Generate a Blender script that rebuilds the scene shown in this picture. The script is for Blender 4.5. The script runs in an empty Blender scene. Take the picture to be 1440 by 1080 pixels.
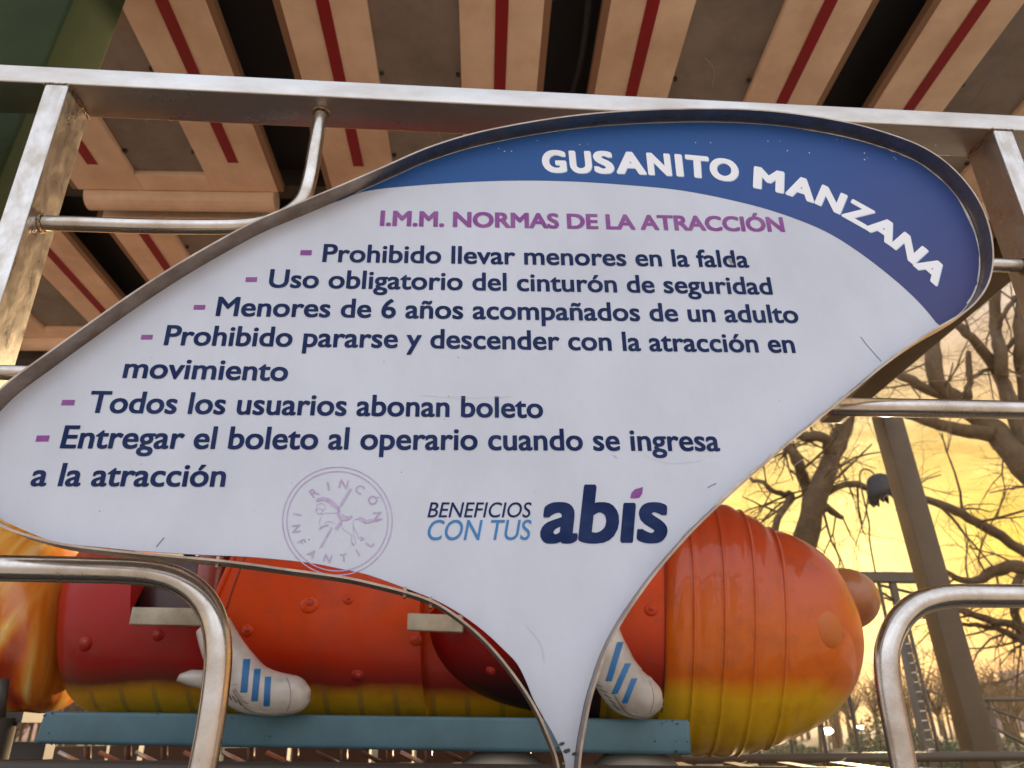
import bpy, bmesh, math, random
from mathutils import Vector, Matrix, noise
from mathutils.geometry import tessellate_polygon
R = math.radians
sc = bpy.context.scene
COL = sc.collection
random.seed(7)

# ------------------------------------------------------------------ camera
CAM = Vector((0, 0, 1.45))
PITCH = R(24.6); ROLL = R(-0.85); F = 1050.0
cam = bpy.data.cameras.new('camera')
cam.sensor_width = 36; cam.lens = F / 1440 * 36
cam.clip_start = 0.02; cam.clip_end = 2000
cam.dof.use_dof = True; cam.dof.focus_distance = 1.15; cam.dof.aperture_fstop = 7.0
camo = bpy.data.objects.new('camera', cam)
CM = Matrix.Translation(CAM) @ Matrix.Rotation(R(90) + PITCH, 4, 'X') @ Matrix.Rotation(ROLL, 4, 'Z')
camo.matrix_world = CM
COL.objects.link(camo); sc.camera = camo
CR = CM.to_3x3()
def ray(px, py):
    return (CR @ Vector(((px - 720) / F, -(py - 540) / F, -1))).normalized()
def hit(px, py, p0, n):
    d = ray(px, py)
    return CAM + d * ((p0 - CAM).dot(n) / d.dot(n))

# ------------------------------------------------------------------ light
SUND = ray(1215, 812)
sun_el = math.asin(SUND.z); sun_az = math.atan2(SUND.x, SUND.y)
W = bpy.data.worlds.new('World'); sc.world = W; W.use_nodes = True
nt = W.node_tree; N = nt.nodes; L = nt.links
for x in list(N): N.remove(x)
out = N.new('ShaderNodeOutputWorld')
def nn(tree, typ, **kw):
    x = tree.nodes.new(typ)
    for k, v in kw.items(): setattr(x, k, v)
    return x
tc = nn(nt, 'ShaderNodeTexCoord')
sep = nn(nt, 'ShaderNodeSeparateXYZ'); L.new(tc.outputs['Generated'], sep.inputs[0])
def ramp(tree, fac, stops, interp='LINEAR'):
    r = tree.nodes.new('ShaderNodeValToRGB'); r.color_ramp.interpolation = interp
    e = r.color_ramp.elements
    e[0].position, e[0].color = stops[0][0], tuple(stops[0][1]) + (1,)
    e[1].position, e[1].color = stops[-1][0], tuple(stops[-1][1]) + (1,)
    for p, c in stops[1:-1]:
        q = e.new(p); q.color = tuple(c) + (1,)
    if fac is not None: tree.links.new(fac, r.inputs[0])
    return r
# clouds in the western sky, noise laid out by direction
mp = nn(nt, 'ShaderNodeMapping'); mp.inputs['Scale'].default_value = (3.2, 3.2, 12)
L.new(tc.outputs['Generated'], mp.inputs[0])
n1 = nn(nt, 'ShaderNodeTexNoise'); n1.inputs['Scale'].default_value = 2.2; n1.inputs['Detail'].default_value = 9; n1.inputs['Roughness'].default_value = .62; n1.inputs['Distortion'].default_value = .6
L.new(mp.outputs[0], n1.inputs['Vector'])
# z warped a little by the clouds so the colour bands are not ruled lines
wz = nn(nt, 'ShaderNodeMath', operation='MULTIPLY_ADD'); wz.inputs[1].default_value = .16; wz.inputs[2].default_value = -.08
L.new(n1.outputs[0], wz.inputs[0])
zz = nn(nt, 'ShaderNodeMath', operation='ADD'); L.new(sep.outputs[2], zz.inputs[0]); L.new(wz.outputs[0], zz.inputs[1])
west = ramp(nt, zz.outputs[0], [(0, (.40, .22, .19)), (.05, (.60, .25, .14)), (.11, (.72, .32, .055)), (.18, (.72, .42, .05)), (.26, (.66, .38, .11)), (.35, (.57, .39, .22)), (.47, (.48, .39, .33)), (.65, (.38, .35, .34)), (1, (.40, .44, .52))])
east = ramp(nt, sep.outputs[2], [(0, (.58, .56, .58)), (.15, (.80, .79, .83)), (.5, (1.08, 1.10, 1.18)), (1, (.75, .82, .98))])
dt = nn(nt, 'ShaderNodeVectorMath', operation='DOT_PRODUCT'); L.new(tc.outputs['Generated'], dt.inputs[0]); dt.inputs[1].default_value = (SUND.x, SUND.y, 0)
fw = nn(nt, 'ShaderNodeMapRange', interpolation_type='SMOOTHSTEP'); fw.inputs[1].default_value = -.35; fw.inputs[2].default_value = .65
L.new(dt.outputs['Value'], fw.inputs[0])
mx = nn(nt, 'ShaderNodeMix', data_type='RGBA'); L.new(fw.outputs[0], mx.inputs[0]); L.new(east.outputs[0], mx.inputs[6]); L.new(west.outputs[0], mx.inputs[7])
# glow round the hidden sun
dg = nn(nt, 'ShaderNodeVectorMath', operation='DOT_PRODUCT'); L.new(tc.outputs['Generated'], dg.inputs[0]); dg.inputs[1].default_value = SUND
gl = ramp(nt, dg.outputs['Value'], [(.90, (0, 0, 0)), (.965, (.06, .03, .0)), (.99, (.18, .17, .015)), (1, (.45, .46, .20))])
cm = nn(nt, 'ShaderNodeMapRange'); cm.inputs[1].default_value = .35; cm.inputs[2].default_value = .68; cm.inputs[3].default_value = .64; cm.inputs[4].default_value = 1.16
L.new(n1.outputs[0], cm.inputs[0])
ml = nn(nt, 'ShaderNodeVectorMath', operation='SCALE'); L.new(mx.outputs[2], ml.inputs[0]); L.new(cm.outputs[0], ml.inputs['Scale'])
ad = nn(nt, 'ShaderNodeVectorMath', operation='ADD'); L.new(ml.outputs[0], ad.inputs[0])
gm = nn(nt, 'ShaderNodeVectorMath', operation='SCALE'); L.new(gl.outputs[0], gm.inputs[0]); L.new(cm.outputs[0], gm.inputs['Scale'])
L.new(gm.outputs[0], ad.inputs[1])
b1 = nn(nt, 'ShaderNodeBackground'); L.new(ad.outputs[0], b1.inputs[0]); b1.inputs[1].default_value = 1.0
sky = nn(nt, 'ShaderNodeTexSky', sky_type='NISHITA', sun_disc=False); sky.sun_elevation = sun_el; sky.sun_rotation = sun_az
b2 = nn(nt, 'ShaderNodeBackground'); L.new(sky.outputs[0], b2.inputs[0]); b2.inputs[1].default_value = .003
sa = nn(nt, 'ShaderNodeAddShader'); L.new(b1.outputs[0], sa.inputs[0]); L.new(b2.outputs[0], sa.inputs[1])
L.new(sa.outputs[0], out.inputs[0])

sl = bpy.data.lights.new('sun', 'SUN'); sl.energy = 5.0; sl.angle = R(1.5); sl.color = (1, .72, .42)
so = bpy.data.objects.new('sun', sl); COL.objects.link(so)
so.rotation_euler = (-SUND).to_track_quat('-Z', 'Y').to_euler()
sc.view_settings.view_transform = 'Standard'; sc.view_settings.look = 'None'
sc.view_settings.exposure = 0.72; sc.view_settings.gamma = 1
sc.cycles.max_bounces = 7

# ------------------------------------------------------------------ materials
def mat(name, base, rough=.5, metal=0, coat=0, spec=.5, dirt=None, dscale=6, damt=.3, bump=0, bscale=40, stretch=(1, 1, 1), rvar=0, trans=0):
    m = bpy.data.materials.new(name); m.use_nodes = True; t = m.node_tree
    p = t.nodes['Principled BSDF']
    p.inputs['Roughness'].default_value = rough; p.inputs['Metallic'].default_value = metal
    p.inputs['Coat Weight'].default_value = coat; p.inputs['Coat Roughness'].default_value = .12
    p.inputs['Specular IOR Level'].default_value = spec
    p.inputs['Base Color'].default_value = tuple(base) + (1,)
    if dirt is None and not bump and not rvar: return m
    c = nn(t, 'ShaderNodeTexCoord'); mpn = nn(t, 'ShaderNodeMapping'); mpn.inputs['Scale'].default_value = stretch
    t.links.new(c.outputs['Object'], mpn.inputs[0])
    nz = nn(t, 'ShaderNodeTexNoise'); nz.inputs['Scale'].default_value = dscale; nz.inputs['Detail'].default_value = 8; nz.inputs['Roughness'].default_value = .65
    t.links.new(mpn.outputs[0], nz.inputs['Vector'])
    if dirt is not None:
        rp = ramp(t, nz.outputs[0], [(.38, base), (.38 + .3, [b * (1 - damt) + d * damt for b, d in zip(base, dirt)])])
        t.links.new(rp.outputs[0], p.inputs['Base Color'])
    if rvar:
        mr = nn(t, 'ShaderNodeMapRange'); mr.inputs[1].default_value = .3; mr.inputs[2].default_value = .7
        mr.inputs[3].default_value = max(.04, rough - rvar); mr.inputs[4].default_value = min(1, rough + rvar)
        t.links.new(nz.outputs[0], mr.inputs[0]); t.links.new(mr.outputs[0], p.inputs['Roughness'])
    if bump:
        n2 = nn(t, 'ShaderNodeTexNoise'); n2.inputs['Scale'].default_value = bscale; n2.inputs['Detail'].default_value = 5
        t.links.new(mpn.outputs[0], n2.inputs['Vector'])
        bp = nn(t, 'ShaderNodeBump'); bp.inputs['Strength'].default_value = bump; bp.inputs['Distance'].default_value = .01
        t.links.new(n2.outputs[0], bp.inputs['Height']); t.links.new(bp.outputs[0], p.inputs['Normal'])
    return m
M = {}
M['steel'] = mat('brushed_stainless', (.58, .57, .555), .34, 1, dirt=(.30, .22, .14), dscale=9, damt=.55, bump=.05, bscale=90, rvar=.12, stretch=(.35, 1, 1))
M['steel_post'] = mat('scuffed_stainless', (.60, .59, .58), .36, 1, dirt=(.34, .27, .18), dscale=34, damt=.6, bump=.06, bscale=120, rvar=.14, stretch=(1, 1, .5))
M['tube'] = mat('polished_tube', (.60, .57, .53), .24, 1, dirt=(.28, .20, .13), dscale=14, damt=.6, bump=.03, bscale=70, rvar=.1)
M['weld'] = mat('weld_bead', (.34, .24, .15), .5, .8, bump=.5, bscale=300)
M['rim'] = mat('rim_steel', (.40, .33, .27), .38, 1, dirt=(.16, .10, .07), dscale=18, damt=.6, bump=.05, bscale=80, rvar=.12)
M['panel'] = mat('white_panel', (.512, .548, .630), .34, 0, coat=.22, dirt=(.42, .445, .51), dscale=5, damt=.55, bump=.03, bscale=60, stretch=(1.3, 1, .8), rvar=.08)
M['edge'] = mat('peeled_film', (.62, .60, .58), .6, dirt=(.2, .17, .14), dscale=60, damt=.8)
M['navy'] = mat('navy_vinyl', (.007, .018, .078), .6, spec=.1, dirt=(.03, .05, .13), dscale=25, damt=.5)
M['purple'] = mat('purple_vinyl', (.20, .045, .24), .45, spec=.25, dirt=(.30, .15, .33), dscale=30, damt=.5)
M['cyan'] = mat('blue_vinyl', (.02, .16, .40), .38)
M['lilac'] = mat('faded_lilac_print', (.36, .27, .46), .5, dirt=(.50, .45, .58), dscale=90, damt=.8)
M['white_vinyl'] = mat('white_vinyl', (.76, .78, .82), .4)
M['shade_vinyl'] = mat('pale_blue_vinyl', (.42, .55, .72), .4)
M['scuff'] = mat('grey_scuff', (.43, .47, .53), .6)
M['crack'] = mat('crack_line', (.07, .06, .06), .8)
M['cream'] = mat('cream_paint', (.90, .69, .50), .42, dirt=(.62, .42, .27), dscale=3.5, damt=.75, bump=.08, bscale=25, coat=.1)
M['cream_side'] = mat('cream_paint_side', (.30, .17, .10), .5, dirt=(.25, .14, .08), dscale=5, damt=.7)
M['red_stripe'] = mat('red_stripe_paint', (.30, .006, .014), .42, dirt=(.22, .012, .015), dscale=12, damt=.6)
M['inset'] = mat('smoky_inset', (.27, .235, .20), .25, coat=.3, dirt=(.15, .12, .10), dscale=4, damt=.8, bump=.1, bscale=12)
M['gap_shade'] = mat('gap_shade_deck', (.018, .021, .024), .7, dirt=(.03, .03, .03), dscale=4)
M['darkbeam'] = mat('dark_beam', (.055, .045, .036), .5, dirt=(.03, .025, .02), dscale=8)
M['green'] = mat('dark_green_paint', (.026, .038, .012), .75, spec=.12, dirt=(.015, .025, .01), dscale=5, damt=.8, bump=.06, bscale=18)
M['column'] = mat('brown_column_paint', (.13, .085, .038), .5, dirt=(.08, .052, .025), dscale=5, damt=.7, bump=.05)
M['teal'] = mat('teal_paint', (.085, .190, .245), .4, dirt=(.05, .12, .15), dscale=6, damt=.7, bump=.05, bscale=20)
M['chip'] = mat('chipped_paint', (.03, .03, .035), .8)
M['maroon'] = mat('maroon_interior', (.055, .008, .012), .35, dirt=(.03, .004, .008), coat=.2)
M['seatred'] = mat('red_orange_seat', (.30, .03, .012), .3, coat=.4, dirt=(.12, .01, .008), dscale=9, damt=.8, bump=.15, bscale=25)
M['eye'] = mat('brown_eye_paint', (.52, .13, .015), .4)
M['bosscap'] = mat('boss_cap_paint', (.42, .035, .012), .4)
M['cream_bar'] = mat('cream_bar_paint', (.50, .44, .33), .35, .1, dirt=(.26, .21, .15), dscale=14, damt=.7, bump=.05)
M['shoe'] = mat('white_shoe_paint', (.60, .57, .53), .3, coat=.3, dirt=(.28, .25, .22), dscale=7, damt=.7, bump=.04)
M['stripeblue'] = mat('blue_shoe_stripe', (.012, .15, .40), .35, dirt=(.02, .11, .28), dscale=20, damt=.6)
M['sole'] = mat('grubby_sole', (.30, .27, .24), .7, dirt=(.14, .12, .10), dscale=20, damt=.8)
M['lace'] = mat('black_lace', (.015, .012, .012), .6)
M['bark'] = mat('bark', (.12, .075, .035), .9, dirt=(.05, .033, .018), dscale=6, damt=.8, bump=.5, bscale=20)
M['twig'] = mat('twig_bark', (.17, .10, .05), .9)
M['ground'] = mat('pale_bounce_ground', (.68, .57, .44), .95, dirt=(.46, .37, .28), dscale=.8, damt=.7, bump=.3, bscale=6)  # kept pale so the unseen near ground bounces light onto the ceiling
M['dark_strip'] = mat('dark_strip', (.055, .052, .05), .9, dirt=(.03, .03, .03), dscale=3, damt=.8, bump=.3, bscale=60)
M['lawn'] = mat('winter_lawn', (.075, .06, .032), .95, dirt=(.04, .038, .02), dscale=.5, damt=.8, bump=.3, bscale=5)
M['dark_floor'] = mat('dark_floor_surface', (.19, .145, .105), .85, dirt=(.11, .08, .06), dscale=2, damt=.8, bump=.3, bscale=30)
M['fence'] = mat('fence_paint', (.10, .075, .045), .5, dirt=(.05, .04, .025), dscale=10)
M['domes'] = mat('beige_cover', (.40, .36, .30), .4, dirt=(.25, .22, .18), dscale=8)
M['facade'] = mat('far_facade', (.30, .24, .26), .8, dirt=(.22, .18, .2), dscale=.3)
M['pane'] = mat('dark_window', (.05, .06, .08), .15)
M['leaf'] = mat('pale_blade_leaf', (.42, .36, .20), .5, dirt=(.2, .2, .07), dscale=10)
M['evergreen'] = mat('evergreen_leaf', (.06, .075, .03), .8)
m = mat('lamp_glow', (1, 1, 1)); p = m.node_tree.nodes['Principled BSDF']; p.inputs['Emission Color'].default_value = (1, .9, .6, 1); p.inputs['Emission Strength'].default_value = 6; M['glow'] = m

# the printed blue band: two-tone print, its violet tail also holding a painted light veil
def band_mat():
    m = bpy.data.materials.new('printed_blue_band'); m.use_nodes = True; t = m.node_tree; p = t.nodes['Principled BSDF']
    c = nn(t, 'ShaderNodeTexCoord'); nz = nn(t, 'ShaderNodeTexNoise'); nz.inputs['Scale'].default_value = 5; nz.inputs['Detail'].default_value = 6
    t.links.new(c.outputs['Object'], nz.inputs['Vector'])
    s = nn(t, 'ShaderNodeSeparateXYZ'); t.links.new(c.outputs['Object'], s.inputs[0])
    # sum: z-height drop + sideways
    a = nn(t, 'ShaderNodeMath', operation='MULTIPLY_ADD'); a.inputs[1].default_value = -1.5; a.inputs[2].default_value = 1.5 * 2.36 - .08
    t.links.new(s.outputs[2], a.inputs[0])
    a2 = nn(t, 'ShaderNodeMath', operation='MULTIPLY_ADD'); a2.inputs[1].default_value = .62; t.links.new(s.outputs[0], a2.inputs[0]); t.links.new(a.outputs[0], a2.inputs[2]); a = a2
    b = nn(t, 'ShaderNodeMath', operation='MULTIPLY_ADD'); b.inputs[1].default_value = .3; t.links.new(nz.outputs[0], b.inputs[0]); t.links.new(a.outputs[0], b.inputs[2])
    r = ramp(t, b.outputs[0], [(.1, (.020, .082, .27)), (.45, (.030, .072, .25)), (.8, (.048, .060, .185)), (1, (.055, .058, .155))])
    t.links.new(r.outputs[0], p.inputs['Base Color']); p.inputs['Roughness'].default_value = .45; p.inputs['Specular IOR Level'].default_value = .2
    return m
M['band'] = band_mat()

# airbrushed fibreglass: colour by height on the body (it is paint), dusty and dinged
TILT = .030
def worm_mat(name, stops, zlo, zhi, tiles=False, fleck=True):
    m = bpy.data.materials.new(name); m.use_nodes = True; t = m.node_tree; p = t.nodes['Principled BSDF']
    c = nn(t, 'ShaderNodeTexCoord'); d = nn(t, 'ShaderNodeVectorMath', operation='DOT_PRODUCT'); d.inputs[1].default_value = (TILT, 0, 1)
    t.links.new(c.outputs['Object'], d.inputs[0])
    nz = nn(t, 'ShaderNodeTexNoise'); nz.inputs['Scale'].default_value = 4; nz.inputs['Detail'].default_value = 7; t.links.new(c.outputs['Object'], nz.inputs['Vector'])
    mr = nn(t, 'ShaderNodeMapRange'); mr.inputs[1].default_value = zlo; mr.inputs[2].default_value = zhi
    t.links.new(d.outputs['Value'], mr.inputs[0])
    a = nn(t, 'ShaderNodeMath', operation='MULTIPLY_ADD'); a.inputs[1].default_value = .10; t.links.new(nz.outputs[0], a.inputs[0]); 
    s = nn(t, 'ShaderNodeMath', operation='SUBTRACT'); s.inputs[1].default_value = .05; t.links.new(mr.outputs[0], s.inputs[0]); t.links.new(s.outputs[0], a.inputs[2])
    r = ramp(t, a.outputs[0], stops)
    last = r.outputs[0]
    if tiles:
        w = nn(t, 'ShaderNodeTexWave', wave_type='BANDS', bands_direction='X'); w.inputs['Scale'].default_value = 3.1; w.inputs['Distortion'].default_value = .3
        t.links.new(c.outputs['Object'], w.inputs['Vector'])
        wr = ramp(t, w.outputs[0], [(.90, (0, 0, 0)), (.97, (.42, .42, .42))])
        gz = ramp(t, a.outputs[0], [(.235, (1, 1, 1)), (.275, (0, 0, 0))])
        mu = nn(t, 'ShaderNodeMath', operation='MULTIPLY'); t.links.new(wr.outputs[0], mu.inputs[0]); t.links.new(gz.outputs[0], mu.inputs[1])
        mi = nn(t, 'ShaderNodeMix', data_type='RGBA'); t.links.new(mu.outputs[0], mi.inputs[0]); t.links.new(last, mi.inputs[6]); mi.inputs[7].default_value = (.10, .13, .06, 1)
        last = mi.outputs[2]
    # dust and scuffs
    n3 = nn(t, 'ShaderNodeTexNoise'); n3.inputs['Scale'].default_value = 11; n3.inputs['Detail'].default_value = 10; n3.inputs['Roughness'].default_value = .7
    t.links.new(c.outputs['Object'], n3.inputs['Vector'])
    rr = ramp(t, n3.outputs[0], [(.50, (0, 0, 0)), (.78, (.45, .45, .45))])
    m2 = nn(t, 'ShaderNodeMix', data_type='RGBA'); t.links.new(rr.outputs[0], m2.inputs[0]); t.links.new(last, m2.inputs[6]); m2.inputs[7].default_value = (.12, .045, .02, 1)
    t.links.new(m2.outputs[2], p.inputs['Base Color'])
    p.inputs['Specular IOR Level'].default_value = .22; p.inputs['Coat Weight'].default_value = .16; p.inputs['Coat Roughness'].default_value = .09
    ro = nn(t, 'ShaderNodeMapRange'); ro.inputs[3].default_value = .24; ro.inputs[4].default_value = .55; t.links.new(n3.outputs[0], ro.inputs[0]); t.links.new(ro.outputs[0], p.inputs['Roughness'])
    bp = nn(t, 'ShaderNodeBump'); bp.inputs['Strength'].default_value = .18; bp.inputs['Distance'].default_value = .02
    n4 = nn(t, 'ShaderNodeTexNoise'); n4.inputs['Scale'].default_value = 7; n4.inputs['Detail'].default_value = 4; t.links.new(c.outputs['Object'], n4.inputs['Vector'])
    t.links.new(n4.outputs[0], bp.inputs['Height']); t.links.new(bp.outputs[0], p.inputs['Normal'])
    return m
YL = (.74, .43, .008); OR_ = (.60, .055, .002); RD_ = (.42, .006, .003); DK = (.12, .022, .010)
M['worm_red'] = worm_mat('airbrushed_red', [(0, (.32, .18, .01)), (.16, YL), (.235, (.60, .28, .008)), (.28, DK), (.36, (.28, .005, .004)), (.6, RD_), (1, (.48, .022, .004))], 1.38, 2.05, True)
M['worm_orange'] = worm_mat('airbrushed_orange', [(0, (.32, .18, .01)), (.16, YL), (.235, (.60, .28, .008)), (.28, (.20, .015, .008)), (.38, (.42, .022, .003)), (.55, OR_), (1, (.62, .05, .008))], 1.38, 2.05, True)
M['worm_head'] = worm_mat('airbrushed_head', [(0, (.34, .15, .012)), (.22, (.70, .42, .010)), (.355, (.68, .38, .010)), (.42, (.62, .13, .008)), (.58, (.62, .12, .006)), (.8, (.52, .075, .010)), (1, (.42, .045, .010))], 1.28, 2.03)
M['worm_head'].node_tree.nodes['Principled BSDF'].inputs['Coat Weight'].default_value = .5
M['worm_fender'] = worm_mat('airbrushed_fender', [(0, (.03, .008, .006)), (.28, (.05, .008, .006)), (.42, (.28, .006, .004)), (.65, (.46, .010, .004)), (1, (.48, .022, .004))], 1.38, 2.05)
M['nose'] = mat('brown_orange_nose', (.42, .15, .05), .35, coat=.3, dirt=(.25, .09, .04), dscale=9, damt=.6)
def sunset_mottle_mat():  # sunset reflections painted into the shell colour as orange and yellow mottling
    m = bpy.data.materials.new('painted_sunset_mottle'); m.use_nodes = True; t = m.node_tree; p = t.nodes['Principled BSDF']
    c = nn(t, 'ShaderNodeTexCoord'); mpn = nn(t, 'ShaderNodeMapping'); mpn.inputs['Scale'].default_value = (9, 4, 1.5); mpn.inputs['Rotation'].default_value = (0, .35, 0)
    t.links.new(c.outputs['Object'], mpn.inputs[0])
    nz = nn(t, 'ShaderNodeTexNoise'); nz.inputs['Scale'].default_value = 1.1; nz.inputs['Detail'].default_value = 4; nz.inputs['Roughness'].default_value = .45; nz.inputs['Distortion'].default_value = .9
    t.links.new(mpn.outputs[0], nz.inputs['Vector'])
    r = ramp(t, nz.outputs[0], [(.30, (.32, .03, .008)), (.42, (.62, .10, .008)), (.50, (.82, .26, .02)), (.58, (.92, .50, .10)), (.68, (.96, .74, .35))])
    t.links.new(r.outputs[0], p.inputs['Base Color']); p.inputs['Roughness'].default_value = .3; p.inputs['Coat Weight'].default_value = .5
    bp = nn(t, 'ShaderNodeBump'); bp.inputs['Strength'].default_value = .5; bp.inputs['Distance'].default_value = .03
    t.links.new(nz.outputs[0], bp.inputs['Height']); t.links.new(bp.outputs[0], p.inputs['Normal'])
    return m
M['sunset_mottle'] = sunset_mottle_mat()

# ------------------------------------------------------------------ object helpers
def thing(name, label, cat, loc=(0, 0, 0), group=None, kind=None):
    o = bpy.data.objects.new(name, None); COL.objects.link(o); o.location = loc; o.empty_display_size = .1
    o['label'] = label; o['category'] = cat
    if group: o['group'] = group
    if kind: o['kind'] = kind
    return o
ORG = {}
def orgn(o):
    v = Vector((0, 0, 0))
    while o: v += o.location; o = o.parent
    return v
def link(name, me, m, parent=None, smooth=True):
    """mesh given in world coordinates; stored relative to its thing's base"""
    if parent is not None:
        me.transform(Matrix.Translation(-orgn(parent)))
    if m is not None:
        for q in (m if isinstance(m, (list, tuple)) else [m]): me.materials.append(M[q])
    o = bpy.data.objects.new(name, me); COL.objects.link(o); o.parent = parent
    if smooth:
        for f in me.polygons: f.use_smooth = True
    return o
def tag(o, label, cat, group=None, kind=None):
    o['label'] = label; o['category'] = cat
    if group: o['group'] = group
    if kind: o['kind'] = kind
    return o
class MB:
    def __init__(s): s.v = []; s.f = []
    def add(s, v, f):
        k = len(s.v); s.v += [tuple(x) for x in v]; s.f += [tuple(i + k for i in q) for q in f]
    def box(s, o, a, b, c):
        """corner o and three edge vectors"""
        o, a, b, c = map(Vector, (o, a, b, c))
        if a.cross(b).dot(c) < 0: a, b = b, a
        v = [o, o + a, o + a + b, o + b, o + c, o + a + c, o + a + b + c, o + b + c]
        s.add(v, [(3, 2, 1, 0), (4, 5, 6, 7), (0, 1, 5, 4), (1, 2, 6, 5), (2, 3, 7, 6), (3, 0, 4, 7)])
    def tube(s, pts, r, n=12, caps=True):
        pts = [Vector(p) for p in pts]; rs = r if isinstance(r, (list, tuple)) else [r] * len(pts)
        up = None; rings = []
        for i, p in enumerate(pts):
            d = (pts[min(i + 1, len(pts) - 1)] - pts[max(i - 1, 0)])
            if d.length < 1e-9: d = Vector((0, 0, 1))
            d.normalize()
            if up is None: up = Vector((0, 0, 1)) if abs(d.z) < .9 else Vector((1, 0, 0))
            a = d.cross(up)
            if a.length < 1e-6: a = d.orthogonal()
            a.normalize(); b = a.cross(d).normalized(); up = b
            rings.append([p + (a * math.cos(t) + b * math.sin(t)) * rs[i] for t in [2 * math.pi * j / n for j in range(n)]])
        v = [q for g in rings for q in g]; f = []
        for i in range(len(pts) - 1):
            for j in range(n):
                f.append((i * n + j, i * n + (j + 1) % n, (i + 1) * n + (j + 1) % n, (i + 1) * n + j))
        if caps:
            f.append(tuple(range(n))[::-1]); f.append(tuple((len(pts) - 1) * n + j for j in range(n)))
        s.add(v, f)
    def mesh(s, name='m'):
        me = bpy.data.meshes.new(name); me.from_pydata(s.v, [], s.f); me.update(); return me
    def build(s, name, m, parent=None, smooth=False, bevel=0, seg=2):
        me = s.mesh(name)
        bm = bmesh.new(); bm.from_mesh(me)
        bmesh.ops.recalc_face_normals(bm, faces=bm.faces)
        if bevel:
            bmesh.ops.bevel(bm, geom=[e for e in bm.edges if e.is_manifold and e.calc_face_angle(0) > .6], offset=bevel, segments=seg, affect='EDGES', profile=.6)
        bm.to_mesh(me); bm.free()
        o = link(name, me, m, parent, smooth or bevel > 0)
        return o
def auto_smooth(o, a=35):
    me = o.data
    me.polygons.foreach_set('use_smooth', [True] * len(me.polygons))
    try: me.set_sharp_from_angle(angle=R(a))
    except Exception: pass
def smooth_path(pts, k=6, closed=False):
    pts = [Vector(p) for p in pts]; n = len(pts); o = []
    rng = range(n) if closed else range(n - 1)
    for i in rng:
        g = (lambda j: pts[j % n]) if closed else (lambda j: pts[max(0, min(n - 1, j))])
        p0, p1, p2, p3 = g(i - 1), g(i), g(i + 1), g(i + 2)
        for q in range(k):
            t = q / k
            o.append(.5 * ((2 * p1) + (p2 - p0) * t + (2 * p0 - 5 * p1 + 4 * p2 - p3) * t * t + (3 * p1 - p0 - 3 * p2 + p3) * t ** 3))
    if not closed: o.append(pts[-1])
    return o

# frames
TH = R(4.8)
T = Vector((math.cos(TH), math.sin(TH), 0)); NV = Vector((-math.sin(TH), math.cos(TH), 0)); Z = Vector((0, 0, 1))
P0 = Vector((0, 1.0, 0))                       # front plane of the railing and of the sign rim
def pl(px, py, d=0.0): return hit(px, py, P0 + NV * d, NV)
RD = .043
def uv(p): q = p - P0; return q.dot(T), p.z
def W3(u, z, d=0.0): return P0 + T * u + NV * d + Z * z

# ------------------------------------------------------------------ ground
g = MB(); g.add([(-200, -60, 0), (200, -60, 0), (200, 200, 0), (-200, 200, 0)], [(0, 1, 2, 3)])
o = g.build('ground', 'ground'); o['kind'] = 'structure'

g = MB(); g.add([(-30, -.3, .004), (30, -.3, .004), (30, 1.25, .004), (-30, 1.25, .004)], [(0, 1, 2, 3)])
o = g.build('added_dark_strip', 'dark_strip'); o['kind'] = 'structure'  # unseen strip added to darken what the rail underside reflects
g = MB(); g.add([(-8, 1.25, .008), (6, 1.25, .008), (6, 6.4, .008), (-8, 6.4, .008)], [(0, 1, 2, 3)])
o = g.build('added_dark_floor', 'dark_floor'); o['kind'] = 'structure'  # unseen dark floor added so rail and tube undersides reflect little light
g = MB(); g.add([(-199, 6.5, .004), (199, 6.5, .004), (199, 199, .004), (-199, 199, .004)], [(0, 1, 2, 3)])
o = g.build('park_lawn', 'lawn'); o['kind'] = 'structure'

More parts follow.
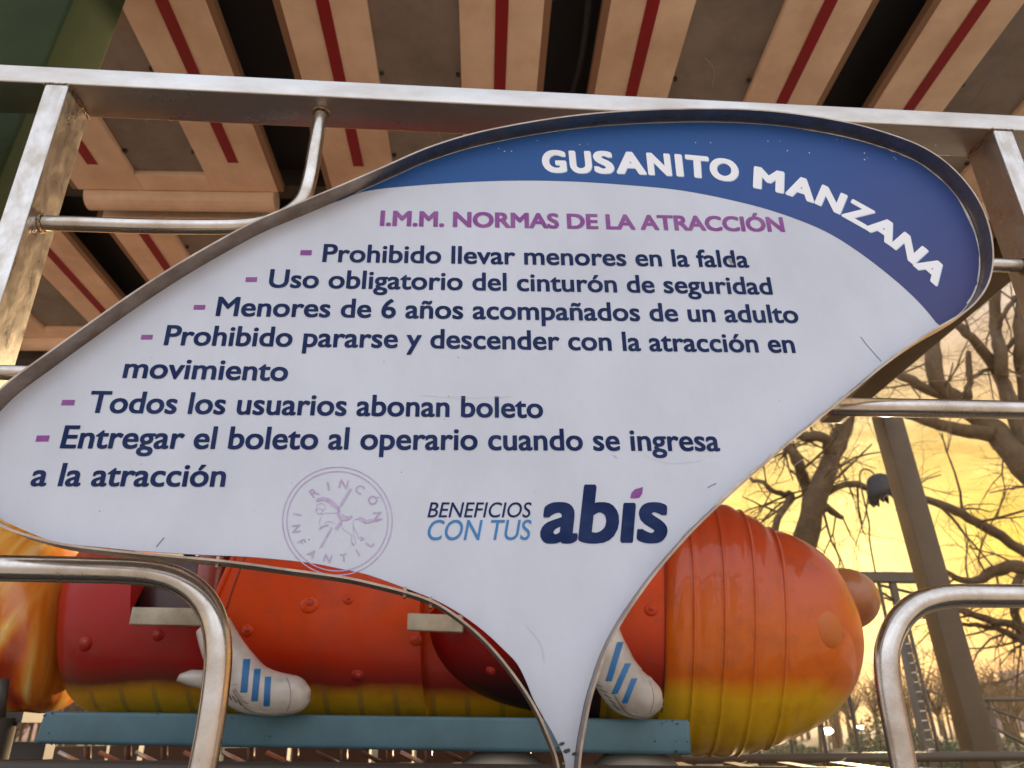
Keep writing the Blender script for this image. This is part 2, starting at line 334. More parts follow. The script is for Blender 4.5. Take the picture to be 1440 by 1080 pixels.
# ------------------------------------------------------------------ canopy over the ride
TC = R(2.5); cx = Vector((math.cos(TC), math.sin(TC), 0)); cy = Vector((-math.sin(TC), math.cos(TC), 0))
HZ = 1.45 + 2.1
def C3(x, y, z): return cx * x + cy * y + Z * (HZ + z)
can = thing('ride_canopy', 'canopy roof above the ride with cream boards, red stripes and smoky insets underneath', 'canopy', C3(2.44, 4.95, -HZ))
def cbox(mb, x0, x1, y0, y1, z0, z1): mb.box(C3(x0, y0, z0), cx * (x1 - x0), cy * (y1 - y0), Z * (z1 - z0))
def ceiling_unit(xc, y0, y1, first):
    hw = .42; iw = .147; e0 = .10; e1 = .10; xc += random.uniform(-.012, .012); y1 += random.uniform(-.02, .02)
    mb = MB()
    cbox(mb, xc - hw, xc - iw, y0, y1, 0, .038); cbox(mb, xc + iw, xc + hw, y0, y1, 0, .038)
    cbox(mb, xc - iw, xc + iw, y0, y0 + e0, 0.0, .038); cbox(mb, xc - iw, xc + iw, y1 - e1, y1, 0.0, .038)
    f = mb.build('ceiling_board', 'cream', can, bevel=.004)
    mb = MB(); cbox(mb, xc - iw - .01, xc + iw + .01, y0 + e0 - .01, y1 - e1 + .01, .022, .034); ip = mb.build('inset_sheet', 'inset', f)
    for k in range(2):
        a = C3(xc + random.uniform(-.1, .1), random.uniform(y0 + .3, y1 - .3), .0205); w_ = random.uniform(-.06, .06)
        mb = MB(); mb.tube(smooth_path([a, a + cx * w_ + cy * .05, a + cx * w_ * 1.4 + cy * .13], 4), .0009, 4); mb.build('scratch', 'edge', f)
    for s in (-1, 1):
        mb = MB(); cbox(mb, xc + s * .285 - .021, xc + s * .285 + .021, y0 + .07, y1 - .17 + random.uniform(-.03, .02), -.003, -.0008)
        mb.build('red_stripe', 'red_stripe', f)
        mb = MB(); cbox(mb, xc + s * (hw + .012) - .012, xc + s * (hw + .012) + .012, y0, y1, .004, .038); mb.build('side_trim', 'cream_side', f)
    mb = MB()
    for s in (-1, 1):
        k = y0 + .25
        while k < y1 - .12:
            c = C3(xc + s * (iw - .012), k, .021)
            mb.tube([c, c - Z * .008], .008, 8); k += .42
    o = mb.build('bolt', 'chip', f); o['kind'] = 'stuff'
    # rounded lip under the far end
    mb = MB(); pts = []
    a = C3(xc - hw + .02, y1 + .055, .0); b = C3(xc + hw - .02, y1 + .055, .0)
    mb.tube([a, b], .052, 16); mb.build('end_lip', 'cream', f, smooth=False); 
for xc in (-3.44, -2.37, -1.30, -.235, .835, 1.90):
    ceiling_unit(xc, 1.3, 2.62, True)
    ceiling_unit(xc, 2.80, 3.96, False)
mb = MB(); cbox(mb, -4.1, 2.5, 1.3, 4.3, .17, .2); mb.build('added_gap_shade_sheet', 'gap_shade', can)  # near-black sheet above the boards, added to paint the gaps as deep shade
for y0 in (1.4, 2.66, 4.04):
    mb = MB(); cbox(mb, -4.1, 2.44, y0, y0 + .09, .075, .165); mb.build('purlin', 'darkbeam', can)
mb = MB(); cbox(mb, -4.1, 2.5, 4.14, 4.26, -.06, .16); mb.build('eave_beam', 'darkbeam', can, bevel=.006)
mb = MB(); cbox(mb, 2.50, 2.66, .85, 5.05, -.10, .2); mb.build('edge_beam', 'column', can, bevel=.006)
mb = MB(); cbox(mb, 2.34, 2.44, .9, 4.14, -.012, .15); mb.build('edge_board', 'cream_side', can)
mb = MB(); cbox(mb, 2.66, 2.95, .85, 5.05, .14, .2); mb.build('roof_overhang', 'column', can)
# far right column: top and foot from the photograph's column at 4.95 m
pc = Vector((0, 4.95, 0)); nc = Vector((0, 1, 0))
a = hit(1226, 540, pc, nc); b = hit(1362, 1040, pc, nc)
mb = MB(); w = .150
top = Vector((a.x + .09, 4.95, HZ - .08)); d = (b - a); d = d / d.z
foot = Vector((a.x + .09, 4.95, a.z)) + d * (0 - a.z)
mb.box(foot - Vector((w / 2, 0, 0)), Vector((w, 0, 0)), Vector((0, w, 0)), top - foot)
mb.build('support_column', 'column', can, bevel=.006)

for x0, yy in ((.32, 1.9), (2.15, 1.7)):
    mb = MB(); mb.tube(smooth_path([C3(x0, 1.3, .10), C3(x0 + .03, yy, .06), C3(x0 - .02, 2.5, .10), C3(x0 + .02, 3.3, .07), C3(x0, 4.1, .11)], 8), .011, 8); mb.build('cable', 'chip', can, smooth=True)
# ------------------------------------------------------------------ green post at upper left
n_ = Vector((0, 1, 0)); p_ = Vector((0, 1.11, 0))
q = [hit(108, -20, p_, n_), hit(-2, 245, p_, n_)]
d = (q[0] - q[1]); d = d / d.z
f0 = q[1] + d * (0 - q[1].z); t0 = q[1] + d * (4.4 - q[1].z)
gp = thing('green_post', 'dark green painted post leaning in the upper left corner behind the steel railing', 'post', (f0.x - .15, 1.11, 0))
mb = MB(); mb.box(f0 - Vector((.55, 0, 0)), Vector((.55, 0, 0)), Vector((0, .15, 0)), t0 - f0); mb.build('shaft', 'green', gp, bevel=.008)
mb = MB(); mb.box(f0 - Vector((.61, .04, 0)), Vector((.67, 0, 0)), Vector((0, .23, 0)), Vector((0, 0, .03))); mb.build('base_plate', 'green', gp, bevel=.004)

# ------------------------------------------------------------------ stainless railing
ra = thing('steel_railing', 'welded stainless steel railing of square posts and round tubes framing the sign', 'railing', W3(-.7, 0))
u0, zt = uv(pl(0, 90, RD)); u1, zb = uv(pl(0, 112, RD))
zt2 = uv(pl(1440, 162, RD))[1]; zt = (zt + zt2) / 2; zbar = zt - .040
mb = MB(); mb.box(W3(-1.6, zbar, RD), T * 3.2, NV * .08, Z * .04); mb.build('top_rail', 'steel', ra, bevel=.0035, seg=3)
def post(pxc, pyc):
    u = uv(pl(pxc, pyc, RD))[0]
    mb = MB(); mb.box(W3(u - .02, 0, RD + .0004), T * .04, NV * .0792, Z * (zbar - .0006)); mb.build('post', 'steel_post', ra, bevel=.0035, seg=3)
    mb = MB()
    for k in range(34):
        t = k / 33
        for dd in (-.0205, .0205):
            c = W3(u + dd + random.uniform(-.001, .001), zbar - .001 + random.uniform(-.002, .002), RD + t * .08)
            mb.tube([c - NV * .0015, c + NV * .0015], random.uniform(.0015, .0032), 6)
    for k in range(16):
        c = W3(u - .02 + k * .04 / 15, zbar + random.uniform(-.001, .001), RD); mb.tube([c - T * .0015, c + T * .0015], .0012, 6)
    mb.build('weld', 'weld', ra)
    return u
ul = post(80, 118); ur = post(1411, 183)
def tube_part(pts, r, name='rail_tube', k=6, drop=False):
    P = smooth_path(pts, k)
    if drop: P += [P[-1] + (P[-1] - P[-5]) * 1.2, Vector((P[-1].x + (P[-1] - P[-5]).x * 3, P[-1].y, 0))]
    mb = MB(); mb.tube(P, r, 20); return mb.build(name, 'tube', ra, smooth=True)
MD = RD + .04
# upper left tube: out of the post, bent up into the rail
tube_part([W3(ul + .018, uv(pl(35, 313, MD))[1], MD), pl(110, 315, MD), pl(200, 318, MD), pl(300, 319, MD), pl(360, 316, MD), pl(400, 303, MD), pl(425, 282, MD), pl(436, 250, MD), pl(443, 210, MD), W3(uv(pl(451, 165, MD))[0], zbar + .002, MD)], .0128)
ring = lambda c, ax, r: None
def weldring(c, ax, r):
    ax = ax.normalized(); a = ax.orthogonal().normalized(); b = ax.cross(a); mb = MB()
    for k in range(26):
        t = 2 * math.pi * k / 26; q = c + (a * math.cos(t) + b * math.sin(t)) * (r + .001)
        tt = (-a * math.sin(t) + b * math.cos(t)) * .0025
        mb.tube([q - tt, q + tt], random.uniform(.0018, .0035), 6)
    mb.build('weld', 'weld', ra)
weldring(W3(ul + .021, uv(pl(35, 313, MD))[1], MD), T, .0135)
weldring(W3(uv(pl(451, 165, MD))[0], zbar - .001, MD), Z, .0135)
# mirrored one at the right: straight stub between sign and post
zs = uv(pl(1410, 373, MD))[1]
tube_part([W3(uv(pl(1340, 373, MD))[0], zs, MD), W3(ur - .018, zs, MD)], .0128)
tube_part([W3(ur + .018, zs, MD), W3(ur + .4, zs, MD)], .0128)
weldring(W3(ur - .021, zs, MD), T, .0135); 
# middle tubes
zm = uv(pl(1300, 574, MD))[1]
tube_part([W3(uv(pl(1165, 570, MD))[0], zm, MD), W3(ur + .5, zm, MD)], .0155)
zm2 = uv(pl(10, 524, MD))[1]
tube_part([W3(-1.5, zm2, MD), W3(uv(pl(60, 524, MD))[0], zm2, MD)], .0115)
# lower hoops
hp = [(-160, 797), (-60, 798), (0, 799), (100, 801), (190, 804), (235, 811), (267, 826), (290, 849), (303, 880), (307, 920), (303, 970), (296, 1020), (288, 1065), (283, 1090)]
pts = [pl(x, y, MD) for x, y in hp]
h1 = tube_part(pts, .0178, 'handrail', drop=True)
hp = [(1620, 838), (1500, 838), (1400, 838), (1345, 838), (1313, 842), (1285, 853), (1262, 877), (1248, 915), (1249, 958), (1256, 1002), (1266, 1052), (1272, 1085)]
pts = [pl(x, y, MD) for x, y in hp]
h2 = tube_part(pts, .0172, 'handrail', drop=True)

# ------------------------------------------------------------------ the sign
DP = .031
sg = thing('ride_rules_sign', 'leaf shaped white ride rules sign with blue title band in a steel rim', 'sign', W3(.10, 0))
RIM = [(0, 545), (60, 500), (120, 457), (180, 415), (240, 376), (300, 341), (360, 309), (420, 284), (480, 259), (540, 233), (600, 207), (660, 188), (720, 175), (780, 165), (840, 158), (900, 154), (960, 152), (1020, 152), (1080, 155), (1140, 162), (1200, 173), (1250, 187), (1290, 202), (1320, 219), (1346, 241), (1368, 267), (1384, 295), (1394, 325), (1398, 355), (1396, 382), (1387, 407), (1368, 431), (1342, 449), (1310, 467), (1275, 490), (1240, 517), (1207, 545), (1175, 571), (1132, 606), (1090, 641), (1050, 676), (1012, 711), (977, 745), (947, 778), (922, 808), (900, 838), (881, 866), (864, 896), (851, 925), (841, 955), (832, 985), (825, 1020), (819, 1055), (815, 1100), (812, 1150), (790, 1150), (786, 1100), (781, 1067), (770, 1037), (757, 1007), (740, 977), (719, 947), (693, 915), (667, 889), (637, 865), (607, 847), (570, 834), (523, 822), (480, 813), (400, 802), (350, 795), (300, 789), (233, 783), (150, 775), (83, 766), (30, 752), (0, 740), (-32, 718), (-55, 690), (-62, 650), (-48, 600)]
rim2 = [Vector((*uv(pl(x, y)), 0)) for x, y in RIM]
rim2 = smooth_path(rim2, 5, True)
def offset_loop(lp, d):
    n = len(lp); o = []
    for i in range(n):
        t = (lp[(i + 1) % n] - lp[i - 1]); t.normalize(); o.append(lp[i] + Vector((t.y, -t.x, 0)) * d)   # clockwise loop: inward
    return o
inner = offset_loop(rim2, .003)
n = len(rim2); mb = MB()
v = []
for lp, dd in ((rim2, 0), (inner, 0), (inner, DP + .004), (rim2, DP + .004)):
    v += [W3(p.x, p.y, dd) for p in lp]
f = []
for k in range(4):
    a = k * n; b = ((k + 1) % 4) * n
    for i in range(n): f.append((a + i, a + (i + 1) % n, b + (i + 1) % n, b + i))
mb.add(v, f); rim = mb.build('rim', 'rim', sg); auto_smooth(rim, 40)
# panel outline on its own plane; along the lower left edge it stops short of the rim
PB = [(797, 1150), (795, 1075), (782, 1040), (765, 1010), (750, 983), (740, 958), (727, 933), (707, 912), (680, 887), (647, 863), (613, 844), (570, 827), (517, 808), (480, 800), (433, 791), (350, 783), (280, 780), (200, 775), (147, 770), (83, 763), (50, 752), (17, 738), (0, 728), (-25, 705)]
def puv(x, y): return Vector((*uv(pl(x, y, DP)), 0))
def nearest(lp, p): return min(range(len(lp)), key=lambda i: (lp[i] - p).length)
inn = offset_loop(rim2, .0035)
i0 = nearest(inn, Vector((*uv(pl(814, 1140)), 0))); i1 = nearest(inn, puv(-50, 690))
pan = []
i = i1
while True:
    pan.append(inn[i]); 
    if i == i0: break
    i = (i + 1) % n
pan += smooth_path([puv(x, y) for x, y in PB], 3)
def slab(loop2, d0, d1, name, m, parent):
    """flat plate from an outline in railing coordinates, front at depth d0, back at d1"""
    tri = tessellate_polygon([loop2]); k = len(loop2)
    v = [W3(p.x, p.y, d0) for p in loop2] + [W3(p.x, p.y, d1) for p in loop2]
    f = [tuple(t) for t in tri] + [tuple(i + k for i in t)[::-1] for t in tri]
    f += [(i, (i + 1) % k, (i + 1) % k + k, i + k) for i in range(k)]
    mb = MB(); mb.add(v, f); return mb.build(name, m, parent)
panel = slab(pan, DP, DP + .003, 'panel', 'panel', sg)
# blue title band
ARC = [(470, 279), (520, 268), (560, 263), (640, 257), (720, 254), (800, 255), (880, 260), (960, 268), (1040, 284), (1100, 301), (1160, 325), (1210, 356), (1260, 395), (1295, 428), (1320, 458)]
arc = smooth_path([puv(x, y) for x, y in ARC], 5)
pin = offset_loop(pan, .0015)
ja = nearest(pin, arc[0]); jb = nearest(pin, arc[-1])
top_ = []
i = ja
while True:
    top_.append(pin[i])
    if i == jb: break
    i = (i + 1) % len(pin)
slab(top_ + arc[2:-1][::-1], DP - .0005, DP - .0001, 'title_band', 'band', panel)
# film peeled back at the panel edge
random.seed(3)
mb = MB()
for (ia, ib, w0) in ((nearest(pin, puv(1130, 195)), nearest(pin, puv(1345, 420)), .0045), (nearest(pin, puv(600, 222)), nearest(pin, puv(900, 178)), .0018), (nearest(pin, puv(1330, 450)), nearest(pin, puv(960, 760)), .0022)):
    prev = None
    for i in range(ia, ib + 1):
        ww = w0 * max(0, noise.noise(Vector((i * .13, w0 * 900, 0))) + .45)
        if i % 2 and random.random() < .12: ww *= .2
        t = (pin[(i + 1) % len(pin)] - pin[i - 1]).normalized(); q = pin[i] - Vector((t.y, -t.x, 0)) * .0005; r_ = q + Vector((t.y, -t.x, 0)) * ww
        cur = (W3(q.x, q.y, DP - .0015), W3(r_.x, r_.y, DP - .0008))
        if prev: mb.add([prev[0], cur[0], cur[1], prev[1]], [(0, 1, 2, 3)])
        prev = cur
    mb.build('peeled_edge', 'edge', panel); mb = MB()

# ---- lettering: the built-in typeface, laid out on the panel
_gl = {}
def glyphs(txt, off, shear=0):
    k = (txt, off, shear); off_ = off; off = 0
    if k in _gl: return _gl[k]
    c = bpy.data.curves.new('lettering', 'FONT'); c.body = txt; c.size = 1; c.offset = off; c.shear = shear; c.resolution_u = 5
    o = bpy.data.objects.new('lettering', c); COL.objects.link(o)
    dg_ = bpy.context.evaluated_depsgraph_get(); dg_.update()
    me = o.evaluated_get(dg_).to_mesh()
    v = [(q.co.x, q.co.y) for q in me.vertices]; f = [tuple(p.vertices) for p in me.polygons]
    o.evaluated_get(dg_).to_mesh_clear(); bpy.data.objects.remove(o); bpy.data.curves.remove(c)
    if off_:
        nv = len(v); V = []; Fc = []
        for i in range(10):
            a = 2 * math.pi * (i + .5) / 10; dx = off_ * max(-.82, min(.82, math.cos(a))) * 1.15; dy = off_ * max(-.82, min(.82, math.sin(a))) * .85
            V += [(x + dx, y + dy) for x, y in v]; Fc += [tuple(q + i * nv for q in t) for t in f]
        v, f = V, Fc
    _gl[k] = (v, f); return v, f
def bb(v): xs = [a[0] for a in v]; ys = [a[1] for a in v]; return min(xs), max(xs), min(ys), max(ys)
CAPH = {}
def caph(off):
    if off not in CAPH: CAPH[off] = bb(glyphs('H', off)[0])[3]
    return CAPH[off]
def emit(v2, f, name, m, lift=.0006, parent=None):
    nv = max(1, len(v2) // 10)
    mb = MB(); mb.add([W3(a.x, a.y, DP - lift - (i // nv) * .000012) for i, a in enumerate(v2)], f)
    me = mb.mesh(name); return link(name, me, m, parent or panel, False)
def line(txt, s, e, cap, m='navy', off=.023, shear=0, h=None):
    v, f = glyphs(txt, off, shear); x0, x1, y0, y1 = bb(v)
    a = puv(*s); b = puv(*e); mx_ = ((s[0] + e[0]) / 2, (s[1] + e[1]) / 2)
    up = (puv(mx_[0], mx_[1] - cap * 1.10) - puv(*mx_)).y / caph(off)
    du = (b - a) / (x1 - x0)
    return emit([a + du * (x - x0) + Vector((0, up * y, 0)) for x, y in v], f, 'lettering', m)
line('I.M.M. NORMAS DE LA ATRACCIÓN', (534, 317), (1104, 325.5), 18.5, 'purple', .040, .0)
line('Prohibido llevar menores en la falda', (453, 368), (1054, 376), 22)
line('Uso obligatorio del cinturón de seguridad', (377, 404), (1087, 414), 22.5)
line('Menores de 6 años acompañados de un adulto', (303, 444), (1124, 454), 23.5)
line('Prohibido pararse y descender con la atracción en', (230, 485), (1119, 496), 24.5)
line('movimiento', (172, 531), (404, 535.5), 26)
line('Todos los usuarios abonan boleto', (122, 580), (764, 587.5), 27)
line('Entregar el boleto al operario cuando se ingresa', (84, 630), (1013, 634), 28)
line('a la atracción', (42, 683), (316, 684), 29)
for x0, x1, y0, y1 in ((422, 438, 352, 359), (345, 361, 390, 396.5), (272, 288, 429, 435.5), (198, 214, 471, 477.5), (86, 104, 562.5, 570), (50, 68, 612.5, 621)):
    a = puv(x0, y1); b = puv(x1, y1); t = puv(x0, y0).y - a.y
    emit([a, b, b + Vector((0, t, 0)), a + Vector((0, t, 0))], [(0, 1, 2, 3)], 'dash', 'purple')
line('BENEFICIOS', (601, 727.5), (748, 727.5), 19, 'navy', .006, .22)
line('CON TUS', (601, 759.5), (748, 759), 25.5, 'cyan', .006, .22)
line('ab\u0131s', (760, 761), (943, 760.5), 72, 'navy', .034, .16)
leaf = [(886, 700.5), (888, 693), (893, 688), (904, 685), (903, 694), (899, 700), (892, 701)]
emit([puv(x, y) for x, y in leaf], [tuple(range(7))[::-1]], 'logo_leaf', 'purple')
# title along the arc
def place(ch, px, py, ang, cap, m, off=.045, lift=.0009, anchor='base', shift=(0, 0), wpx=None):
    v, f = glyphs(ch, off); x0, x1, y0, y1 = bb(v)
    c = puv(px, py); s = (puv(px, py - cap / 2) - puv(px, py + cap / 2)).y / caph(off)
    yo = 0 if anchor == 'base' else caph(off) / 2
    wide = (puv(px + wpx / 2, py) - puv(px - wpx / 2, py)).length / max(.7, abs(math.cos(ang))) ** .4 / ((x1 - x0) * s) if wpx else 1
    ca, sa_ = math.cos(ang), math.sin(ang); o = []
    for x, y in v:
        X = (x - (x0 + x1) / 2) * s * wide; Y = (y - yo) * s
        o.append(c + Vector((X * ca - Y * sa_ + shift[0], X * sa_ + Y * ca + shift[1], 0)))
    return emit(o, f, 'title_letter' if anchor == 'base' else 'emblem_letter', m, lift)
TB = [('G', 780, 241.5, 34), ('U', 817.5, 242.3, 31), ('S', 850, 242.8, 28), ('A', 888, 243.8, 42), ('N', 928, 245.6, 33), ('I', 956, 247, 10), ('T', 981, 248.8, 33), ('O', 1018, 253, 40),
      ('M', 1080, 267, 42), ('A', 1124, 278.5, 39), ('N', 1163, 293, 35), ('Z', 1199.5, 312, 33), ('A', 1234, 333, 38), ('N', 1268, 358, 35), ('A', 1300, 387, 36)]
for i, (ch, x, y, wpx) in enumerate(TB):
    a = TB[max(0, i - 1)]; b = TB[min(len(TB) - 1, i + 1)]
    pa, pb = puv(a[1], a[2]), puv(b[1], b[2]); ang = math.atan2((pb - pa).y, (pb - pa).x)
    if ch == 'O': ang = R(-7)
    if i == 8: ang = R(-11)
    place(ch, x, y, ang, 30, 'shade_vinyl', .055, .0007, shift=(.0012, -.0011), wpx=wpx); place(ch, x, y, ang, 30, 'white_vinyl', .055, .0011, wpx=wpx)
# emblem
def stroke(pts, w, m='lilac', name='emblem_line', closed=False, k=4):
    p = smooth_path([puv(*q) for q in pts], k, closed); nn_ = len(p); v = []; f = []
    for i in range(nn_):
        a = p[i - 1] if (closed or i) else p[0]; b = p[(i + 1) % nn_] if (closed or i < nn_ - 1) else p[-1]
        t = (b - a).normalized(); nrm = Vector((t.y, -t.x, 0)); ww = w(i / nn_) if callable(w) else w
        v += [p[i] + nrm * ww / 2, p[i] - nrm * ww / 2]
    for i in range(nn_ if closed else nn_ - 1):
        j = (i + 1) % nn_; f.append((2 * i, 2 * j, 2 * j + 1, 2 * i + 1))
    return emit(v, f, name, m)
ez = lambda x, y: (380 + x / 6, 640 + y / 6)
for rx, ry in ((77, 76), (71, 70)):
    pts = [(474.5 + rx * math.cos(t), 733 + ry * math.sin(t)) for t in [R(a) for a in range(0, 360, 12)]]
    stroke(pts, .0013, 'lilac', 'emblem_ring', True)
cz = (565, 560)
for ch, x, y in (('R', 370, 315), ('I', 490, 262), ('N', 620, 245), ('C', 755, 287), ('Ó', 865, 380), ('N', 905, 515)):
    place(ch, *ez(x, y), math.atan2(-(y - cz[1]), x - cz[0]) - math.pi / 2, 12, 'lilac', .01, .0006, 'mid')
for ch, x, y in (('I', 228, 500), ('N', 220, 620), ('F', 265, 735), ('A', 355, 830), ('N', 485, 870), ('T', 620, 865), ('I', 740, 825), ('L', 840, 745)):
    place(ch, *ez(x, y), math.atan2(-(y - cz[1]), x - cz[0]) + math.pi / 2, 11, 'lilac', .008, .0006, 'mid')
S = lambda pts, w, **k: stroke([ez(*q) for q in pts], w, **k)
S([(685, 285), (640, 360), (597, 435)], .0018); S([(672, 280), (628, 350), (590, 420)], .0005)
S([(520, 610), (470, 700), (430, 775)], .0024); S([(415, 790), (440, 740)], .0006)
S([(385, 385), (440, 370), (500, 385), (545, 425), (585, 450)], lambda t: .0055 * (.45 + abs(math.sin(t * 17)) * .4 + .3 * math.sin(t * 3.14)))
S([(580, 455), (575, 500), (600, 530), (640, 545), (690, 515)], .0034); S([(585, 530), (600, 560), (555, 625)], lambda t: .002 + .002 * t)
S([(605, 500), (640, 520), (690, 515)], .0012)
S([(710, 545), (760, 535), (800, 560), (850, 555), (940, 540)], lambda t: .0008 + .0065 * max(0, math.sin(t * 3.1)) * (.7 + .3 * math.sin(t * 40)))
S([(590, 480), (540, 490), (470, 490), (430, 500), (390, 480), (400, 420), (440, 410), (470, 440), (440, 470)], .0006)
S([(400, 500), (440, 480), (420, 450), (380, 470)], .0007)
S([(600, 560), (610, 620), (660, 655), (690, 680), (680, 720), (700, 760), (720, 730), (705, 670), (700, 600), (700, 550)], .0006)
S([(705, 610), (730, 660), (740, 690), (780, 720)], .0006); S([(760, 690), (790, 705), (765, 722)], .0014); S([(690, 735), (705, 768)], .0014)
S([(430, 520), (415, 570), (430, 610)], .0006); S([(415, 625), (450, 600), (490, 590)], .0022); S([(455, 575), (500, 560), (545, 575)], .0006)
# cracks, nicks and specks
for q in ([(1210, 474), (1222, 489), (1239, 508)], [(220, 769), (226, 762), (231, 756)], [(1026, 355), (1030, 363)], [(995, 686), (1000, 683), (1007, 680)]):
    stroke(q, .0009, 'crack', 'crack')
for q, w_ in (([(590, 556), (650, 560), (720, 558)], .0004), ([(1140, 640), (1120, 652), (1104, 668)], .0005), ([(905, 640), (940, 652), (985, 648)], .0004), ([(740, 880), (760, 905), (765, 930)], .0006)):
    stroke(q, w_, 'scuff', 'scratch')
stroke([(1023, 361), (1027, 368), (1031, 373)], .004, 'sole', 'smudge'); stroke([(862, 640), (868, 644)], .0015, 'scuff', 'smudge')
for x, y, r_ in ((790, 1046, .004), (797, 1056, .005), (784, 1052, .003), (808, 1060, .004)):
    c = puv(x, y); emit([c + Vector((r_ * math.cos(a), r_ * .6 * math.sin(a + .4), 0)) for a in (0, 1, 2.2, 3.1, 4.4, 5.4)], [tuple(range(6))], 'rust_spot', 'crack')
mb = MB(); random.seed(11)
for k in range(46):
    x = random.uniform(120, 1250); y = random.uniform(300, 760); c = puv(x, y); r_ = random.uniform(.0003, .0009)
    if not (y < 480 and x > 1150 or x < 900 - (y - 300) * 1.3 and y < 500): mb.add([W3(c.x + r_ * math.cos(a) * random.uniform(.6, 1.5), c.y + r_ * math.sin(a), DP - .0004) for a in (0, 1.2, 2.5, 3.8, 5)], [(0, 1, 2, 3, 4)])
o = mb.build('speck', 'crack', panel); o['kind'] = 'stuff'
mb = MB()
for k in range(26):
    x = random.uniform(560, 1340); y = 182 + abs(x - 960) ** 1.6 * .0013 + random.uniform(4, 34); c = puv(x, y); r_ = random.uniform(.0004, .0013)
    mb.add([W3(c.x + r_ * math.cos(a), c.y + r_ * math.sin(a) * random.uniform(.6, 1.5), DP - .0012) for a in (0, 1.2, 2.5, 3.8, 5)], [(0, 1, 2, 3, 4)])
o = mb.build('fleck', 'white_vinyl', panel); o['kind'] = 'stuff'
# two little spacers between rim and panel at the lower left
for x, y in ((570, 829), (606, 843), (310, 787)):
    a = puv(x, y); mb = MB(); mb.box(W3(a.x - .002, a.y - .012, DP - .012), T * .004, NV * .012, Z * .014); mb.build('spacer', 'rim', sg)

# ------------------------------------------------------------------ the caterpillar train
TY = 2.50; pt = Vector((0, TY, 0)); nt_ = Vector((-math.sin(R(-3.5)), math.cos(R(-3.5)), 0)); tx = Vector((nt_.y, -nt_.x, 0))
def tp(x, y, d=0): return hit(x, y, pt + nt_ * d, nt_)
NEAR = -.36
tr = thing('caterpillar_train', 'red, orange and yellow fibreglass caterpillar train wearing white sneakers behind the sign', 'ride train', (tp(500, 1020).x, TY, 0))
def shell(st, m, name, ns=48, pw=2.0, depth=.92, parent=tr, skip=None, scale=1.0, cut=None):
    """body of hoops: st = (px, top y, bottom y) in the plane of the axis"""
    rings = []
    for x, a, b in st:
        A = tp(x, a); B = tp(x, b); c = (A + B) / 2; r = (A - B).length / 2 * scale; up = (A - B).normalized()
        g = []
        for j in range(ns):
            t = 2 * math.pi * j / ns
            if cut and cut(x): lo_ = cut(x); t = R(lo_ + (302 - lo_) * j / (ns - 1))
            elif cut: t = R(.01 + 359.98 * j / (ns - 1))
            cs, sn = math.cos(t), math.sin(t)
            cs = math.copysign(abs(cs) ** (2 / pw), cs); sn = math.copysign(abs(sn) ** (2 / pw), sn)
            g.append(c + up * r * cs - nt_ * r * depth * sn)
        rings.append(g)
    v = [q for g in rings for q in g]; f = []
    for i in range(len(rings) - 1):
        for j in range(ns):
            if cut and j == ns - 1: continue
            if skip and skip((st[i][0] + st[i + 1][0]) / 2, (j + .5) / ns * 360, st): continue
            f.append((i * ns + j, i * ns + (j + 1) % ns, (i + 1) * ns + (j + 1) % ns, (i + 1) * ns + j))
    f.append(tuple(range(ns))); f.append(tuple((len(rings) - 1) * ns + j for j in range(ns))[::-1])
    mb = MB(); mb.add(v, f); o = mb.build(name, m, parent); auto_smooth(o, 50)
    return o
def interp(st, k=4):
    p = smooth_path([Vector(s) for s in st], k); return [tuple(q) for q in p]
# head: barrel of five hoops with raised ribs, profile from the photograph
HEADP = [(918, 738, 1046), (945, 717, 1061), (1000, 711, 1065), (1034, 720, 1064), (1072, 742, 1056), (1110, 756, 1041), (1147, 777, 1022), (1173, 806, 1002), (1192, 838, 978), (1203, 866, 955), (1208, 884, 935), (1210, 900, 918)]
HP = interp(HEADP, 20)
# swell every hoop: shallow pillows between ribs
ribs = [958, 996, 1034, 1076]
def swell(s):
    x, a, b = s; r = (b - a) / 2; c = (a + b) / 2
    dmin = min(abs(x - q) for q in ribs); k = 1 - .020 * math.exp(-(dmin / 10.0) ** 2) + .018 * math.exp(-(dmin / 2.6) ** 2)
    return (x, c - r * k, c + r * k)
head = shell([swell(s) for s in HP], 'worm_head', 'head', 72, depth=.78)
for q in ribs:
    i = min(range(len(HP)), key=lambda k: abs(HP[k][0] - q)); x, a, b = HP[i]
    A = tp(x, a); B = tp(x, b); c = (A + B) / 2; r = (A - B).length / 2 * .9955; up = (A - B).normalized()
    mb = MB(); mb.tube([c + up * r * math.cos(t) - nt_ * r * .78 * math.sin(t) for t in [2 * math.pi * k / 72 for k in range(73)]], .0038, 8, False); mb.build('rib', 'worm_head', head, smooth=True)
def blob(c, rx, ry, rz, name, m, parent, seg=32, axis=None):
    bm = bmesh.new(); bmesh.ops.create_uvsphere(bm, u_segments=seg, v_segments=seg // 2, radius=1)
    bm.transform(Matrix.Translation(c) @ (axis or Matrix.Identity(4)) @ Matrix.Diagonal((rx, ry, rz, 1)))
    me = bpy.data.meshes.new(name); bm.to_mesh(me); bm.free(); return link(name, me, m, parent, True)
blob(tp(1187, 842, .10), .108, .115, .098, 'nose', 'nose', head)
bpy.context.view_layer.update()
off = orgn(head); ok, loc, nor, fi = head.ray_cast(CAM - off, ray(1168, 886))
if ok: blob(loc + off - nor * .012, .052, .058, .018, 'eye', 'eye', head, 24, nor.to_track_quat('Z', 'Y').to_matrix().to_4x4())
def bodysh(st, m, **k): return shell(interp(st, 9), m, 'body_shell', 120, pw=2.5, depth=.86, **k)
